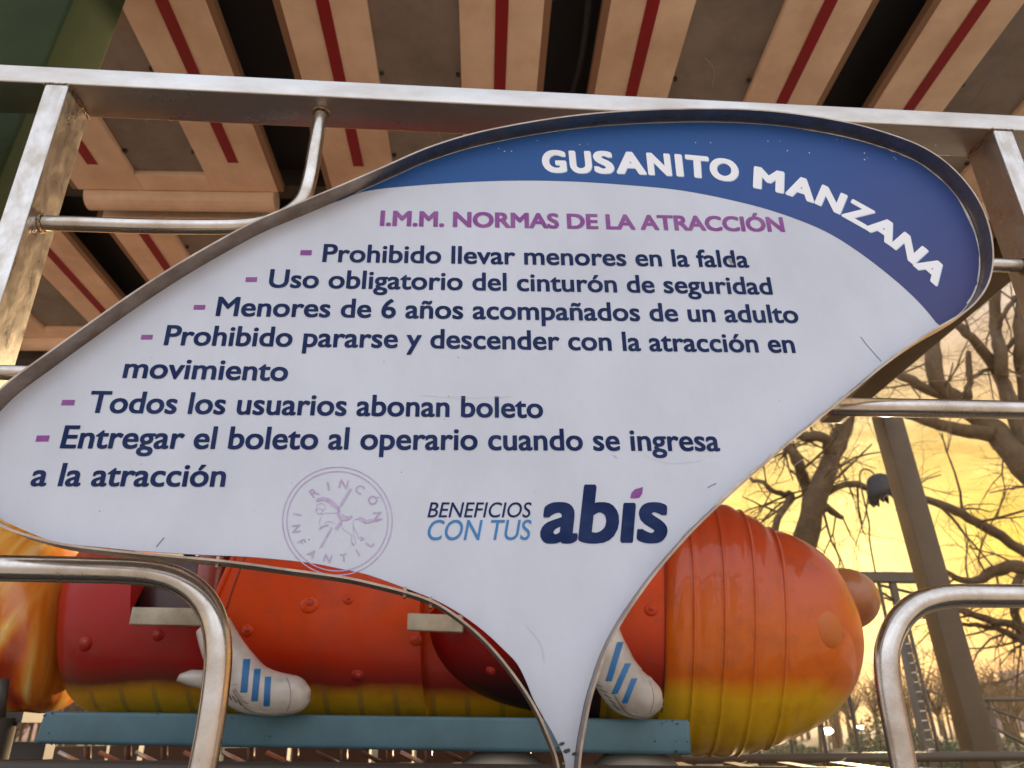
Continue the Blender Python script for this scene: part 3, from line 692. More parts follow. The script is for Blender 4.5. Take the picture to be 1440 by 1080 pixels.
# red rear car: rounded rear end, cockpit cut out of top and near side
def dense(st, k, extra=()):
    """stations at fine spacing, doubled where a hole starts or stops"""
    p = interp(st, k); o = []
    for q, w_ in zip(p, p[1:] + [None]):
        o.append(q)
        if w_:
            for e in extra:
                if q[0] < e < w_[0]:
                    t = (e - q[0]) / (w_[0] - q[0]); m_ = tuple(a + (b - a) * t for a, b in zip(q, w_)); o += [m_, (m_[0] + .02, m_[1], m_[2])]
    return o
def lim1(x): return 93 if x < 343 else 93 - (x - 343) ** 2 * .020
C1 = lambda x: lim1(x) if 246 < x <= 391 else None
C2 = lambda x: 87 if 596 < x < 690 else None
K = dict(ns=120, pw=2.5, depth=.86)
b1_ = shell(dense([(122, 865, 965), (124, 835, 985), (132, 800, 998), (156, 765, 1008), (205, 742, 1014), (290, 730, 1018), (345, 726, 1018)], 9, (246,)), 'worm_red', 'body_shell', cut=C1, **K)
b2_ = shell(dense([(344.5, 725.5, 1018), (400, 723, 1018), (450, 724, 1019), (520, 726, 1020), (612, 730, 1020)], 12, (391, 596)), 'worm_orange', 'body_shell', cut=lambda x: C1(x) or C2(x), **K)
s1 = shell([(238, 760, 1000), (398, 755, 1000)], 'maroon', 'cockpit_liner', 40, 2.5, .74, b1_, skip=lambda x, deg, st: deg < 50 or deg > 310)
mb = MB(); a = tp(255, 905, -.24); mb.box(a, tp(300, 905, -.24) - a, nt_ * .42, Z * .30); mb.build('seat_back', 'seatred', b1_, bevel=.03, seg=3)
def onshell(x, deg, a, b, dr=1.0, pw=2.5, depth=.86):
    A = tp(x, a); B = tp(x, b); c = (A + B) / 2; r = (A - B).length / 2 * dr; up = (A - B).normalized(); t = R(deg); cs, sn = math.cos(t), math.sin(t)
    cs = math.copysign(abs(cs) ** (2 / pw), cs); sn = math.copysign(abs(sn) ** (2 / pw), sn)
    return c + up * r * cs - nt_ * r * depth * sn
mb = MB(); mb.tube([onshell(247, 93, 737, 1016)] + [onshell(x, 93, 737 - (x - 247) * .1, 1017) for x in range(257, 344, 10)], .006, 8); mb.build('cockpit_lip', 'worm_red', b1_, smooth=True)
mb = MB(); mb.tube([onshell(x, lim1(x), 723.5, 1018, 1.002) for x in range(345, 392, 3)], .008, 8); mb.build('cockpit_lip', 'worm_orange', b2_, smooth=True)
mb = MB(); mb.tube([onshell(391.5, d, 723, 1018, 1.002) for d in range(47, 2, -4)], .008, 8); mb.build('cockpit_lip', 'worm_orange', b2_, smooth=True)
mb = MB(); mb.tube([onshell(x + 13, lim1(x) + 3, 723, 1018, 1.0) for x in range(340, 392, 3)] + [onshell(404.5, d, 723, 1018) for d in range(46, 10, -4)], .0018, 6); mb.build('seam', 'maroon', b2_, smooth=True)
def hoop(px, a, b, t0, t1, rad, m, parent, name='seam', pw=2.5, depth=.86):
    pts = [onshell(px, t0 + (t1 - t0) * k / 60, a, b) for k in range(61)]
    mb = MB(); mb.tube(pts, rad, 8, True); return mb.build(name, m, parent, smooth=True)
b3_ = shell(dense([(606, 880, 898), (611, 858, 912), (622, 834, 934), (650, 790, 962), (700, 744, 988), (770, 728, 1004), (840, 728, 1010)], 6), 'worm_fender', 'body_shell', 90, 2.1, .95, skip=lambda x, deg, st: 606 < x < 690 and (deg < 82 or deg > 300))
b2b = shell(interp([(611, 735, 1018), (840, 735, 1020)], 3), 'worm_orange', 'body_shell', 48, 2.6, .66, skip=lambda x, deg, st: deg < 80 or deg > 300)
b3_.location = -nt_ * .115
bpy.context.view_layer.update()
s2 = shell([(600, 775, 1000), (836, 775, 1000)], 'maroon', 'cockpit_liner', 40, 2.5, .68, b3_, skip=lambda x, deg, st: deg < 50 or deg > 310)
b4_ = shell(interp([(828, 728, 1020), (880, 728, 1022), (921, 730, 1024)], 5), 'worm_orange', 'body_shell', 90, 2.5, .86)
hoop(921, 727, 1026, 0, 360, .0016, 'maroon', head)
# bosses: small domes pressed into the shells
for x, y, s, par in ((435, 850, 1.5, b2_), (348, 887, 1, b2_), (223, 893, 1, b1_), (490, 843, .9, b2_), (503, 950, 1, b2_), (585, 900, 1, b2_), (690, 943, .8, b3_), (915, 858, 1, b4_), (120, 905, 1.3, b1_)):
    # march a ray to the shell surface
    d = ray(x, y); dep = bpy.context.evaluated_depsgraph_get()
    inv = par.matrix_world.copy(); off = orgn(par)
    ok, loc, nor, fi = par.ray_cast(CAM - off, d)
    if ok:
        rot = nor.to_track_quat('Z', 'Y').to_matrix().to_4x4()
        blob(loc + off + d * .002, .020 * s, .018 * s, .009, 'boss', 'worm_orange' if par is not b1_ else 'worm_red', par, 16, rot)
        blob(loc + off + nor * .006 + Vector((.002, 0, .003)) * s, .008 * s, .007 * s, .004, 'boss_cap', 'bosscap', par, 12, rot)
# lap bars
def bar(x0, y0, x1, y1, dx, par, name='door_bar'):
    a = tp(x0, y0, dx); b = tp(x1, y1, dx); h = (tp(x0, y0 - 24, dx) - a).length
    mb = MB(); mb.box(a, b - a, nt_ * .03, Z * h); return mb.build(name, 'cream_bar', par, bevel=.003)
bar(181, 878, 292, 880, -.365, tr); bar(572, 886, 650, 889, -.365, tr)
# teal chassis beam
qa = [tp(46, 1046, -.40), tp(973, 1062, -.40), tp(970, 1012, -.40), tp(62, 1000, -.40)]
mb = MB(); back = nt_ * .62
mb.add(qa + [q + back for q in qa], [(0, 1, 2, 3), (7, 6, 5, 4), (0, 4, 5, 1), (1, 5, 6, 2), (2, 6, 7, 3), (3, 7, 4, 0)])
ch = mb.build('chassis_beam', 'teal', tr, bevel=.010, seg=3)
mb = MB(); random.seed(5)
for k in range(22):
    x = random.choice([random.uniform(60, 960), random.uniform(930, 968), random.uniform(48, 80)]); y = 1001 + (x - 60) * .0132 + random.choice([1, 2, 5, 30, 44, 45]) * 1.0
    if x < 760 or x > 825:
        c = tp(x, y, -.4025); r_ = random.uniform(.001, .0035)
        mb.add([c + tx * r_ * math.cos(a) * random.uniform(.6, 2) + Z * r_ * math.sin(a) for a in (0, 1.2, 2.5, 3.8, 5)], [(0, 1, 2, 3, 4)])
o = mb.build('paint_chip', 'chip', ch); o['kind'] = 'stuff'
# sneakers
def sneaker(cen, name='sneaker'):
    """rounded boot following the foot from ankle to toe: (px, py, radius px)"""
    C_ = interp([(float(a), b, c) for a, b, c in cen], 5); P = [tp(a, b, -.44) for a, b, c in C_]
    k = (tp(500, 950, -.44) - tp(501, 950, -.44)).length; rad = [max(.001, c * k) for a, b, c in C_]
    mb = MB(); mb.tube(P, rad, 28)
    zf = tp(cen[4][0], cen[4][1] + cen[4][2], -.44).z
    s = mb.build(name, 'shoe', tr, smooth=True)
    off = orgn(s)
    sole = []
    for a, b, c in interp([(float(a), b, c) for a, b, c in cen[3:-1]], 5):
        for e in (.93, .85, .7):
            ok, loc, nor, fi = s.ray_cast(CAM - off, ray(a + (c * .0), b + c * e * 1.02))
            if ok: sole.append(loc + off); break
    if len(sole) > 4:
        mb = MB(); mb.tube(sole, .0055, 8); mb.build('sole', 'sole', s, smooth=True)
    for fr in (7.2,):
        i0_ = 6; a, b, c = cen[i0_]; seam = []
        for q in range(9):
            u_ = -1 + q / 4; ok, loc, nor, fi = s.ray_cast(CAM - off, ray(a + 6 * (1 - u_ * u_), b + c * .9 * u_))
            if ok: seam.append(loc + off)
        if len(seam) > 3:
            mb = MB(); mb.tube(seam, .0012, 6); mb.build('toe_seam', 'sole', s, smooth=True)
    return s
def shoe_print(s, quads, m, nm):
    off = orgn(s)
    for q in quads:
        # project a fine strip on to the shoe, 1.5 mm proud
        (xa, ya), (xb, yb), w = q; k = 9; vs = []; good = True
        for i in range(k + 1):
            for sgn in (-.5, -.17, .17, .5):
                x = xa + (xb - xa) * i / k + sgn * w; y = ya + (yb - ya) * i / k
                ok, loc, nor, fi = s.ray_cast(CAM - off, ray(x, y))
                if not ok: good = False; break
                vs.append(loc + off + nor * .0012)
            if not good: break
        n_r = len(vs) // 4
        if n_r < 2: continue
        vs = vs[:n_r * 4]
        mb = MB(); mb.add(vs, [(4 * i + j, 4 * i + j + 1, 4 * i + j + 5, 4 * i + j + 4) for i in range(n_r - 1) for j in range(3)]); mb.build(nm, m, s, smooth=True)
SH1 = [(300, 880, 24), (306, 896, 26), (314, 914, 28), (329, 940, 31), (348, 964, 33), (376, 974, 29.5), (403, 977, 26.5), (418, 977, 24), (428, 976, 18), (434, 975, 9), (436, 975, 2)]
s1_ = sneaker(SH1)
shoe_print(s1_, [((347, 927), (343, 974), 10), ((362, 941), (358, 986), 9.5), ((377, 952), (375, 993), 9)], 'stripeblue', 'stripe')
shoe_print(s1_, [((322 + k * 6, 964 + k * 7), (334 + k * 5, 962 + k * 9), 2.0) for k in range(5)] + [((320 + k * 7, 972 + k * 6), (326 + k * 7, 984 + k * 4), 1.6) for k in range(4)], 'lace', 'lace')
mb = MB(); mb.tube([tp(249, 957, -.40), tp(256, 953, -.42), tp(268, 953, -.43), tp(290, 956, -.43), tp(330, 962, -.42)], [.002, .012, .020, .024, .026], 14); mb.build('tongue', 'shoe', s1_, smooth=True)
SH2 = [(846, 880, 23), (849, 896, 25), (854, 917, 29), (865, 946, 32), (881, 968, 33), (899, 978, 29.5), (913, 981, 26), (923, 982, 18), (930, 983, 9), (932, 983, 2)]
s2_ = sneaker(SH2)
shoe_print(s2_, [((872, 903), (856, 958), 9), ((883, 933), (864, 976), 9), ((892, 954), (878, 989), 8.5)], 'stripeblue', 'stripe')
shoe_print(s2_, [((838 + k * 6, 962 + k * 7), (848 + k * 6, 966 + k * 8), 2.0) for k in range(5)], 'lace', 'lace')
# wheel covers under the beam
for x in (705, 895):
    c = tp(x, 1100, -.30); blob(c, .125, .11, .085, 'wheel_cover', 'domes', tr, 28)

# ------------------------------------------------------------------ track under the train
tk = thing('ride_track', 'dark steel track frame under the teal beam of the caterpillar train', 'track', (0, 2.4, 0))
for (d, r_) in ((-.52, .022), (.12, .03)):
    mb = MB(); mb.tube([tp(-200, 1080, d), tp(1000, 1092, d), tp(1500, 1098, d)], r_ , 12); mb.build('track_tube', 'darkbeam', tk, smooth=True)
mb = MB(); a = tp(-100, 1066, .1); b = tp(60, 1068, .1); mb.box(a, b - a, nt_ * .05, Z * .05); mb.build('cross_beam', 'darkbeam', tk)
for x in range(-40, 1400, 105):
    mb = MB(); a = tp(x, 1092, -.5); mb.box(a - tx * .02 - Z * .05, tx * .04, nt_ * .75, Z * .05); mb.build('sleeper', 'darkbeam', tk)
for x in range(70, 700, 62):
    x += random.randint(-14, 14)
    mb = MB(); mb.tube([tp(x, 1058, .6), tp(x + 34, 1075, .6)], .008, 8); mb.build('truss_brace', random.choice(['steel', 'darkbeam', 'cream_side']), tk, smooth=True)
    mb = MB(); mb.tube([tp(x + 40, 1050, .6), tp(x + 40, 1085, .6)], .014, 8); mb.build('truss_post', 'darkbeam', tk, smooth=True)
for x0, x1, y in ((-200, 66, 1062), (70, 150, 1050), (155, 196, 1048), (204, 306, 1046), (316, 352, 1052), (360, 405, 1048), (414, 520, 1046), (532, 580, 1050), (586, 960, 1046)):
    a = tp(x0, y, .8); b = tp(x1, y, .8); mb = MB(); mb.box(Vector((a.x, a.y, 0)), Vector((b.x - a.x, b.y - a.y, 0)), nt_ * .04, Z * a.z); mb.build('added_shade_panel', 'darkbeam', tk)  # dark plates added to stand for the shade beneath the beam
for x in (150, 560, 980, 1400):
    mb = MB(); a = tp(x, 1098, -.2); mb.tube([a, Vector((a.x, a.y, 0))], .05, 12); mb.build('track_leg', 'darkbeam', tk, smooth=True)

# ------------------------------------------------------------------ shell with painted sunset mottling at the far left
fs = thing('fibreglass_wagon', 'glossy orange wagon shell with sunset reflections painted in yellow at the far left behind the sign', 'wagon', (tp(-60, 1000).x, 2.9, 0))
prof = [(-330, 700, 1000), (-200, 690, 1004), (-60, 690, 1006), (20, 700, 1008), (60, 720, 1004), (88, 750, 985), (104, 780, 950), (112, 815, 905), (113, 840, 880)]
fl = shell([(a, b, c) for a, b, c in interp(prof, 5)], 'sunset_mottle', 'wagon_shell', 60, 2.2, .8, fs)
mb = MB(); a = tp(-300, 1016, -.1); b = tp(30, 1016, -.1); mb.box(a, b - a, nt_ * .4, Z * .03); mb.build('wagon_floor', 'darkbeam', fs)
mb = MB(); a = tp(0, 1010, -.42); mb.tube([a, tp(6, 955, -.42)], .013, 10); mb.build('wagon_post', 'darkbeam', fs, smooth=True)
mb = MB(); a = tp(5, 1010, -.1); mb.tube([a, Vector((a.x, a.y, 0))], .04, 10); mb.build('wagon_leg', 'darkbeam', fs, smooth=True)

# ------------------------------------------------------------------ fence at the lower right
FY = 4.3; pf = Vector((0, FY, 0)); nf = Vector((-math.sin(TC), math.cos(TC), 0))
def fp(x, y): return hit(x, y, pf, nf)
fe = thing('metal_fence', 'thin dark metal picket fence with a round top rail behind the caterpillar head', 'fence', Vector((fp(1250, 1065).x, FY + .1, 0)))
mb = MB(); mb.tube([fp(960, 1067.5), fp(1240, 1065), fp(1460, 1063), fp(1800, 1060)], .024, 12); mb.build('top_rail', 'fence', fe, smooth=True)
mb = MB(); a, b = fp(960, 1067), fp(1800, 1060); a.z = b.z = .12; mb.tube([a, b], .02, 8); mb.build('bottom_rail', 'fence', fe, smooth=True)
for i, x in enumerate(range(975, 1760, 47)):
    t = fp(x, 1067 - (x - 960) * .008); hgt = {1010: 0}.get(x, 0)
    top_y = {1: 1018, 2: 1016, 3: 1010, 4: 1012, 5: 965}.get(i, 1058) if x < 1215 else 1060
    tt = fp(x, top_y); mb = MB(); mb.tube([Vector((t.x, t.y, .05)), Vector((t.x, t.y, tt.z + .01)), ], .011, 8); mb.build('picket', 'fence', fe, smooth=True)

# pale sword leaves poking up by the fence
for i, (x0, y0, x1, y1) in enumerate(((1172, 1100, 1190, 1066), (1036, 1100, 1050, 1070), (1395, 1110, 1440, 1072), (1425, 1110, 1410, 1076), (1335, 1105, 1350, 1080))):
    pz = Vector((0, 3.7, 0)); a = hit(x0, y0, pz, nf); b = hit(x1, y1, pz, nf)
    if i == 0:
        pt_ = thing('sword_leaf_plant', 'plant with pale sword shaped leaves at the foot of the fence', 'plant', (a.x, 3.7, 0))
    base = Vector((a.x - .02 + .01 * i, 3.7, 0)); mb = MB()
    c = [base, base.lerp(a, .6), a, b]; c = smooth_path(c, 4); v = []; f = []
    for k, q in enumerate(c):
        wv = .028 * math.sin(min(1, (len(c) - 1 - k) / 6) * math.pi / 2) + .001; v += [q - tx * wv, q + nt_ * .008, q + tx * wv, q - nt_*.006]
    for k in range(len(c) - 1):
        for j in range(4): f.append((4 * k + j, 4 * k + (j + 1) % 4, 4 * k + 4 + (j + 1) % 4, 4 * k + 4 + j))
    mb.add(v, f); mb.build('blade_leaf', 'leaf', pt_, smooth=True)

# ------------------------------------------------------------------ ladder tower beyond
LY = 7.0
def dp(x, y, d): return hit(x, y, Vector((0, d, 0)), Vector((0, 1, 0)))
ld = thing('ladder_frame', 'brown steel frame with a narrow rung ladder beside the support column', 'ladder', (dp(1300, 1000, LY).x, LY, 0))
def to_ground(p, q):
    d = q - p; t = (0 - p.z) / d.z if abs(d.z) > 1e-6 else 1; return p + d * t
a, b = dp(1262, 875, LY), dp(1304, 1075, LY); mb = MB(); mb.tube([a, b, to_ground(a, b)], .030, 8); mb.build('stringer', 'fence', ld, smooth=True)
a2, b2_x = dp(1279, 885, LY), dp(1319, 1050, LY); mb = MB(); mb.tube([a2, b2_x, to_ground(a2, b2_x)], .017, 8); mb.build('stringer', 'fence', ld, smooth=True)
for k in range(14):
    y = 893 + k * 13.5; xa = 1262 + (y - 875) * .21; xb = 1279 + (y - 885) * .242
    mb = MB(); mb.tube([dp(xa, y, LY), dp(xb, y - 2, LY)], .008, 6); mb.build('rung', 'tube', ld, smooth=True)
pf2 = thing('steel_gantry', 'brown steel gantry with a level box beam left of the support column', 'gantry', (dp(1240, 900, 8).x, 8, 0))
a = dp(1185, 817, 8); b = dp(1300, 818, 8); mb = MB(); mb.box(a, b - a, Vector((0, .12, 0)), Vector((0, 0, .10))); mb.build('box_beam', 'fence', pf2)
a = dp(1256, 816, 8.02); mb = MB(); mb.box(Vector((a.x - .03, 8.02, 0)), (.06, 0, 0), (0, .06, 0), (0, 0, a.z - .003)); mb.build('upright', 'fence', pf2)
a = dp(1237, 818, 8.02); mb = MB(); mb.box(Vector((a.x - .012, 8.03, 0)), (.024, 0, 0), (0, .024, 0), (0, 0, a.z - .003)); mb.build('upright', 'fence', pf2)
for q in ((1234, 822, 1300, 838, .016), (1238, 832, 1300, 868, .012), (1230, 836, 1256, 845, .01)):
    mb = MB(); mb.tube([dp(q[0], q[1], 8.05), dp(q[2], q[3], 8.05)], q[4], 6); mb.build('brace', 'fence', pf2, smooth=True)
sw = thing('climbing_frame', 'low frame of thin crossing steel bars in the lower right corner', 'frame', (dp(1410, 1000, 9).x, 9, 0))
for q in ((1352, 984, 1500, 983, .022), (1375, 990, 1500, 1034, .016), (1345, 995, 1500, 1078, .018), (1360, 1022, 1460, 1082, .014), (1280, 965, 1410, 1000, .012)):
    mb = MB(); mb.tube([dp(q[0], q[1], 9), dp(q[2], q[3], 9)], q[4], 6); mb.build('frame_bar', 'fence', sw, smooth=True)
for x in (1390, 1475):
    a = dp(x, 984, 9); mb = MB(); mb.tube([a, Vector((a.x, 9, 0))], .018, 6); mb.build('frame_post', 'fence', sw, smooth=True)

# ------------------------------------------------------------------ street lamp
sp = 9.5
lp_ = thing('street_lamp', 'dark bell shaped lamp hanging from a thin hooked pole between tree and column', 'lamp', (dp(1232, 820, sp).x, sp, 0))
a = dp(1231, 805, sp); pts = [Vector((a.x + .03, sp, 0)), a, dp(1222, 735, sp), dp(1212, 690, sp), dp(1209, 668, sp), dp(1214, 660, sp), dp(1222, 661, sp), dp(1229, 666, sp)]
mb = MB(); mb.tube(smooth_path(pts, 5), .012, 8); mb.build('pole', 'bark', lp_, smooth=True)
c0 = dp(1229, 667, sp); ax = (dp(1245, 697, sp) - c0); ln = ax.length; ax.normalize(); mb = MB()
prof = [(0, .02), (.06, .085), (.2, .135), (.45, .15), (.55, .19), (.8, .205), (1.0, .215)]
mb.tube([c0 + ax * ln * t for t, _ in prof], [r_ for _, r_ in prof], 20); mb.build('lamp_hood', 'chip', lp_, smooth=True)
for k in range(9):
    an = 2 * math.pi * k / 9; a1 = ax.orthogonal().normalized(); a2_ = ax.cross(a1); q = c0 + ax * ln + (a1 * math.cos(an) + a2_ * math.sin(an)) * .19
    mb = MB(); mb.tube([q, q + ax * .09], [.045, .008], 6); mb.build('hood_tooth', 'chip', lp_)

# ------------------------------------------------------------------ trees
def grow(mb, tw, p, d, r, ln, lvl, rnd, droop=.0, twmax=5):
    """recursive branch with crooked growth"""
    k = 4; pts = [p.copy()]; rs = [r]; q = p.copy(); dd = d.copy()
    for i in range(k):
        dd = (dd + Vector((rnd.gauss(0, .16), rnd.gauss(0, .12), rnd.gauss(0, .16) - droop * (lvl > 1)))).normalized()
        q = q + dd * ln / k; pts.append(q.copy()); rs.append(r * (1 - .55 * (i + 1) / k))
    (mb if r > .012 else tw).tube(pts, rs, 7 if r > .03 else (4 if r > .008 else 3), False)
    if lvl >= twmax or r < .0019: return
    nb = rnd.choice((2, 3, 3, 4)) if lvl > 0 else 3
    for b in range(nb):
        i = rnd.randint(1, k); ax = Vector((rnd.gauss(0, 1), rnd.gauss(0, .7), rnd.gauss(0, 1))).normalized()
        nd = (dd * .75 + ax * .75 + Vector((0, 0, .12))).normalized()
        grow(mb, tw, pts[i], nd, rs[i] * rnd.uniform(.5, .72), ln * rnd.uniform(.58, .85), lvl + 1, rnd, droop, twmax)
def tree_from(name_label, D, limbs, seed, twigs=1.0, group=None, loc=None, trunk_to_ground=None, twl=.9):
    """limbs: list of ([(px,py)...], r0px, r1px) seen at distance D, given small depth wander"""
    rnd = random.Random(seed)
    base = dp(trunk_to_ground, 1000, D)
    th = thing('bare_tree', name_label, 'tree', (base.x, D, 0), group)
    tw = MB()
    for li, (path, r0, r1) in enumerate(limbs):
        mb = MB(); P = []
        for i, (x, y) in enumerate(path):
            P.append(dp(x, y, D + (0 if i == 0 else math.sin(i * 1.7 + li) * .25)))
        zc = (P[0] - CAM).length; P = smooth_path(P, 4); m_ = len(P)
        rad = [(r0 + (r1 - r0) * i / (m_ - 1)) * zc / F for i in range(m_)]
        for i in range(1, m_ - 1): P[i] = P[i] + Vector((rnd.gauss(0, .012), 0, rnd.gauss(0, .012))); rad[i] *= rnd.uniform(.92, 1.1)
        mb.tube(P, rad, 10, True)
        step = max(2, int(5 / max(.2, twigs)))
        for i in range(2, m_, 2):
            if rnd.random() < twigs:
                ax = Vector((rnd.gauss(0, 1), rnd.gauss(0, .5), rnd.gauss(0, 1))).normalized()
                dd = (P[min(i + 1, m_ - 1)] - P[i - 1]).normalized()
                grow(mb, tw, P[i], (dd * .5 + ax).normalized(), min(.022, rad[i] * .4), twl * rnd.uniform(.6, 1.3), 1, rnd, .09, 6)
        mb.build('trunk' if li == 0 else 'limb', 'bark', th, smooth=True)
    o = tw.build('twigs', 'twig', th); o['kind'] = 'stuff'
    return th
tree_from('thick bare tree trunk leaning right just behind the caterpillar head', 10.5, [
    ([(1108, 900), (1118, 820), (1134, 755), (1150, 690), (1172, 640), (1190, 588), (1205, 520)], 17, 11),
    ([(1145, 705), (1132, 678), (1122, 647), (1104, 625), (1085, 600)], 8, 6),
    ([(1168, 640), (1160, 616), (1130, 613), (1100, 610)], 8, 5),
    ([(1084, 780), (1090, 742), (1108, 705), (1114, 696), (1090, 693), (1078, 682), (1056, 673)], 5.5, 2.5),
    ([(1150, 702), (1190, 680), (1225, 688), (1294, 700), (1335, 715), (1375, 735), (1440, 775), (1500, 830)], 3.5, 7),
    ([(1150, 712), (1165, 716), (1185, 728)], 7, 3)], 4, .8, 'bare trees in the park', trunk_to_ground=1100)
tree_from('large bare tree with crossing limbs at the right edge behind the steel tubes', 12.0, [
    ([(1590, 990), (1560, 850), (1500, 730), (1440, 655), (1398, 606), (1350, 566), (1322, 545), (1312, 500), (1316, 440), (1330, 380)], 19, 6),
    ([(1396, 612), (1350, 603), (1312, 595), (1276, 583), (1250, 570)], 9, 4),
    ([(1335, 556), (1300, 546), (1276, 532), (1255, 525)], 7, 5),
    ([(1500, 730), (1450, 640), (1419, 561), (1404, 522), (1380, 491), (1352, 462), (1330, 440)], 11, 4),
    ([(1408, 530), (1407, 495), (1400, 460), (1400, 400)], 8, 6),
    ([(1362, 560), (1364, 530), (1362, 495)], 4.5, 3),
    ([(1366, 532), (1388, 519), (1404, 508)], 2.5, 2.5),
    ([(1450, 640), (1440, 540), (1434, 480), (1440, 400)], 9, 6),
    ([(1408, 500), (1425, 478), (1445, 465)], 3, 2.5),
    ([(1405, 460), (1412, 440), (1425, 422), (1440, 415)], 3, 2.5)], 9, .5, 'bare trees in the park', trunk_to_ground=1590, twl=.85)
tree_from('low bare tree with tangled twigs filling the lower right sky', 14.0, [
    ([(1560, 1010), (1530, 900), (1480, 830), (1440, 799), (1400, 802), (1375, 818), (1345, 812), (1312, 793)], 12, 2),
    ([(1530, 900), (1440, 883), (1400, 873), (1340, 855), (1320, 850)], 6, 2.2),
    ([(1535, 930), (1440, 899), (1400, 885), (1354, 877)], 5, 2),
    ([(1440, 799), (1425, 840), (1430, 870), (1440, 905)], 5, 4)], 21, 1.0, 'bare trees in the park', trunk_to_ground=1560, twl=1.15)
# trees farther back, seen through fence and train
rb = random.Random(31)
def far_tree(x, D, hgt, seed, label, cat='tree'):
    rnd = random.Random(seed); th = thing('bare_tree', label, 'tree', (x, D, 0), 'bare trees far across the park')
    mb = MB(); tw = MB(); r0 = .11 * hgt / 6
    grow_n = []
    mb.tube([Vector((x, D, 0)), Vector((x + rnd.uniform(-.1, .1), D, hgt * .18)), Vector((x + rnd.uniform(-.2, .2), D, hgt * .36))], [r0 * 1.2, r0, r0 * .8], 8)
    t = Vector((x, D, hgt * .34))
    for b in range(5):
        grow(mb, tw, t, Vector((rnd.gauss(0, .5), rnd.gauss(0, .5), 1)).normalized(), r0 * .55, hgt * .26, 1, rnd, 0, 5)
    mb.build('trunk', 'bark', th, smooth=True); o = tw.build('twigs', 'twig', th); o['kind'] = 'stuff'
spots = [(1150, 26, 3.4, 'small'), (1195, 31, 4.4, 'forked'), (1232, 38, 5.0, 'round crowned'), (1320, 30, 4.6, 'spreading'), (1375, 36, 5.4, 'tall'), (1418, 27, 3.6, 'short'), (1085, 34, 3.2, 'low'), (1275, 44, 5.2, 'faint'), (1470, 33, 5.5, 'wide')]
where = ['seen below the caterpillar head', 'right of the caterpillar head above the fence', 'between fence pickets and ladder', 'right of the support column', 'behind the crossing frame bars', 'near the right edge under the distant block', 'low under the belly of the head', 'seen through the ladder rungs', 'past the right edge of the fence']
for i, ((x, D, h, k), wz_) in enumerate(zip(spots, where)):
    far_tree(dp(x, 1010, D).x, D, h, 100 + i, '%s bare tree %s' % (k, wz_))
# wood at the far side of the park: one mass
mb = MB(); rr_ = random.Random(77)
for k in range(420):
    D = rr_.uniform(42, 90); x = rr_.uniform(-70, 85); h = rr_.uniform(3.4, 6.6)
    p = Vector((x, D, 0)); mb.tube([p, p + Vector((0, 0, h * .5))], [.14, .09], 4, False)
    for b in range(11):
        q = p + Vector((0, 0, h * rr_.uniform(.25, .5))); d = Vector((rr_.gauss(0, .5), rr_.gauss(0, .3), .9)).normalized()
        e_ = q + d * h * rr_.uniform(.3, .55); mb.tube([q, e_], [.05, .02], 3, False)
        for c_ in range(5):
            s_ = q.lerp(e_, rr_.uniform(.3, 1)); mb.tube([s_, s_ + Vector((rr_.gauss(0, .6), rr_.gauss(0, .3), rr_.uniform(.1, .9)))], [.03, .01], 3, False)
w_ = mb.build('distant_wood', 'bark'); tag(w_, 'band of leafless woodland along the far side of the park', 'wood', kind='stuff')
# evergreen clumps low behind the fence
for i, (x, y, D, s, lab) in enumerate(((1245, 1010, 24, 1.3, 'dark evergreen bush between the ladder and the big handrail'), (1400, 1045, 28, 3.0, 'broad olive evergreen bush in the lower right corner'), (1120, 1056, 30, 1.4, 'olive evergreen bush under the caterpillar head'), (1320, 1052, 26, 1.5, 'rounded evergreen bush behind the support column'))):
    c = dp(x, y, D); th = thing('evergreen_bush', lab, 'bush', (c.x, D, 0), 'evergreen bushes across the park'); rnd = random.Random(i); mb = MB()
    for k in range(2600):
        a = rnd.uniform(0, 6.283); rr2 = s * math.sqrt(rnd.random()); h = (c.z + .2) * (1 - (rr2 / s) ** 2 * .6) * rnd.uniform(.1, 1.05)
        q = Vector((c.x + rr2 * math.cos(a), D + rr2 * math.sin(a), h)); t1 = Vector((rnd.gauss(0, 1), rnd.gauss(0, 1), rnd.gauss(0, 1))).normalized() * .07; t2 = t1.orthogonal().normalized() * .04
        mb.add([q - t1, q + t2, q + t1, q - t2], [(0, 1, 2, 3)])
    o = mb.build('foliage', 'evergreen', th); o['kind'] = 'stuff'
    mb = MB(); mb.tube([(c.x, D, 0), (c.x, D, 1.0)], .07, 6); mb.build('stem', 'bark', th)
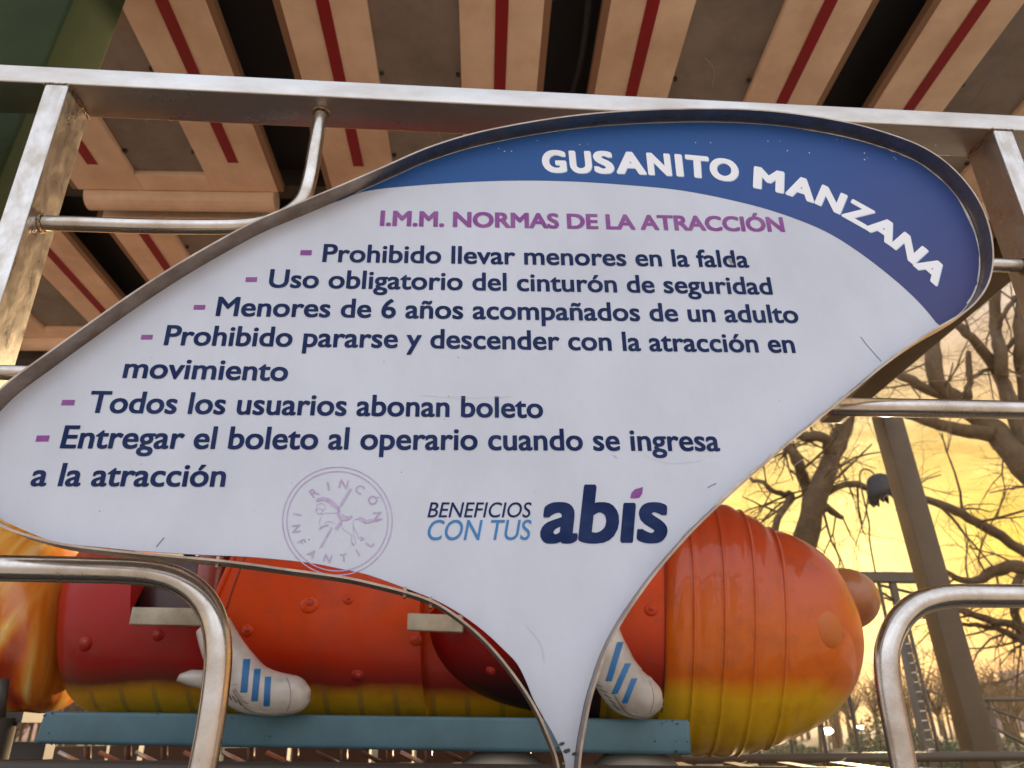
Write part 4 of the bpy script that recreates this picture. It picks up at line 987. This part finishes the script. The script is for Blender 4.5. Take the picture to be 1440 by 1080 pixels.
# distant block
bd = thing('apartment_block', 'grey mauve apartment block far away at the right edge above the trees', 'building', (dp(1440, 1000, 120).x + 3, 120, 0))
a = dp(1424, 1010, 120); tz = dp(1432, 957, 120).z
mb = MB(); mb.box(Vector((a.x, 120, 0)), (22, 0, 0), (0, 12, 0), (0, 0, tz)); mb.build('wall', 'facade', bd)
mb = MB(); mb.box(Vector((a.x + 3, 122, tz)), (4, 0, 0), (0, 4, 0), (0, 0, 1.6)); mb.build('roof_box', 'facade', bd)
for i in range(6):
    for j in range(3):
        z0 = tz - 2.4 - j * 2.9
        if z0 > 1: mb = MB(); mb.box(Vector((a.x + 1.2 + i * 3.4, 119.9, z0)), (1.5, 0, 0), (0, .08, 0), (0, 0, 1.4)); mb.build('window', 'pane', bd)
# two lit lamps far off
for i, (x, y, s, lab) in enumerate(((1163, 1028, .26, 'bright lit park lamp low under the caterpillar head'), (1210, 1022, .16, 'small lit park lamp just left of the large handrail'))):
    c = dp(x, y, 27); th = thing('park_lamp', lab, 'lamp', (c.x, 27, 0), 'lit park lamps')
    mb = MB(); mb.tube([(c.x, 27, 0), (c.x, 27, c.z - .03)], .035, 8); mb.build('pole', 'fence', th, smooth=True)
    blob(c, s * .8, s * .5, s * .4, 'lamp_globe', 'glow', th, 12)
    blob(c + Z * s * .5, s * .9, s * .6, s * .15, 'lamp_cap', 'fence', th, 12)

# ------------------------------------------------------------------ evening air
hz = MB(); hz.box((-205, -65, -1), (410, 0, 0), (0, 270, 0), (0, 0, 14))
m = bpy.data.materials.new('evening_haze'); m.use_nodes = True; t = m.node_tree
for x in list(t.nodes):
    if x.type != 'OUTPUT_MATERIAL': t.nodes.remove(x)
pv = t.nodes.new('ShaderNodeVolumePrincipled'); pv.inputs['Density'].default_value = .0005; pv.inputs['Color'].default_value = (1, .80, .52, 1); pv.inputs['Anisotropy'].default_value = .6
t.links.new(pv.outputs[0], t.nodes['Material Output'].inputs['Volume']); M['haze'] = m
o = hz.build('haze', 'haze'); o['kind'] = 'stuff'; o['label'] = 'warm evening haze filling the park'
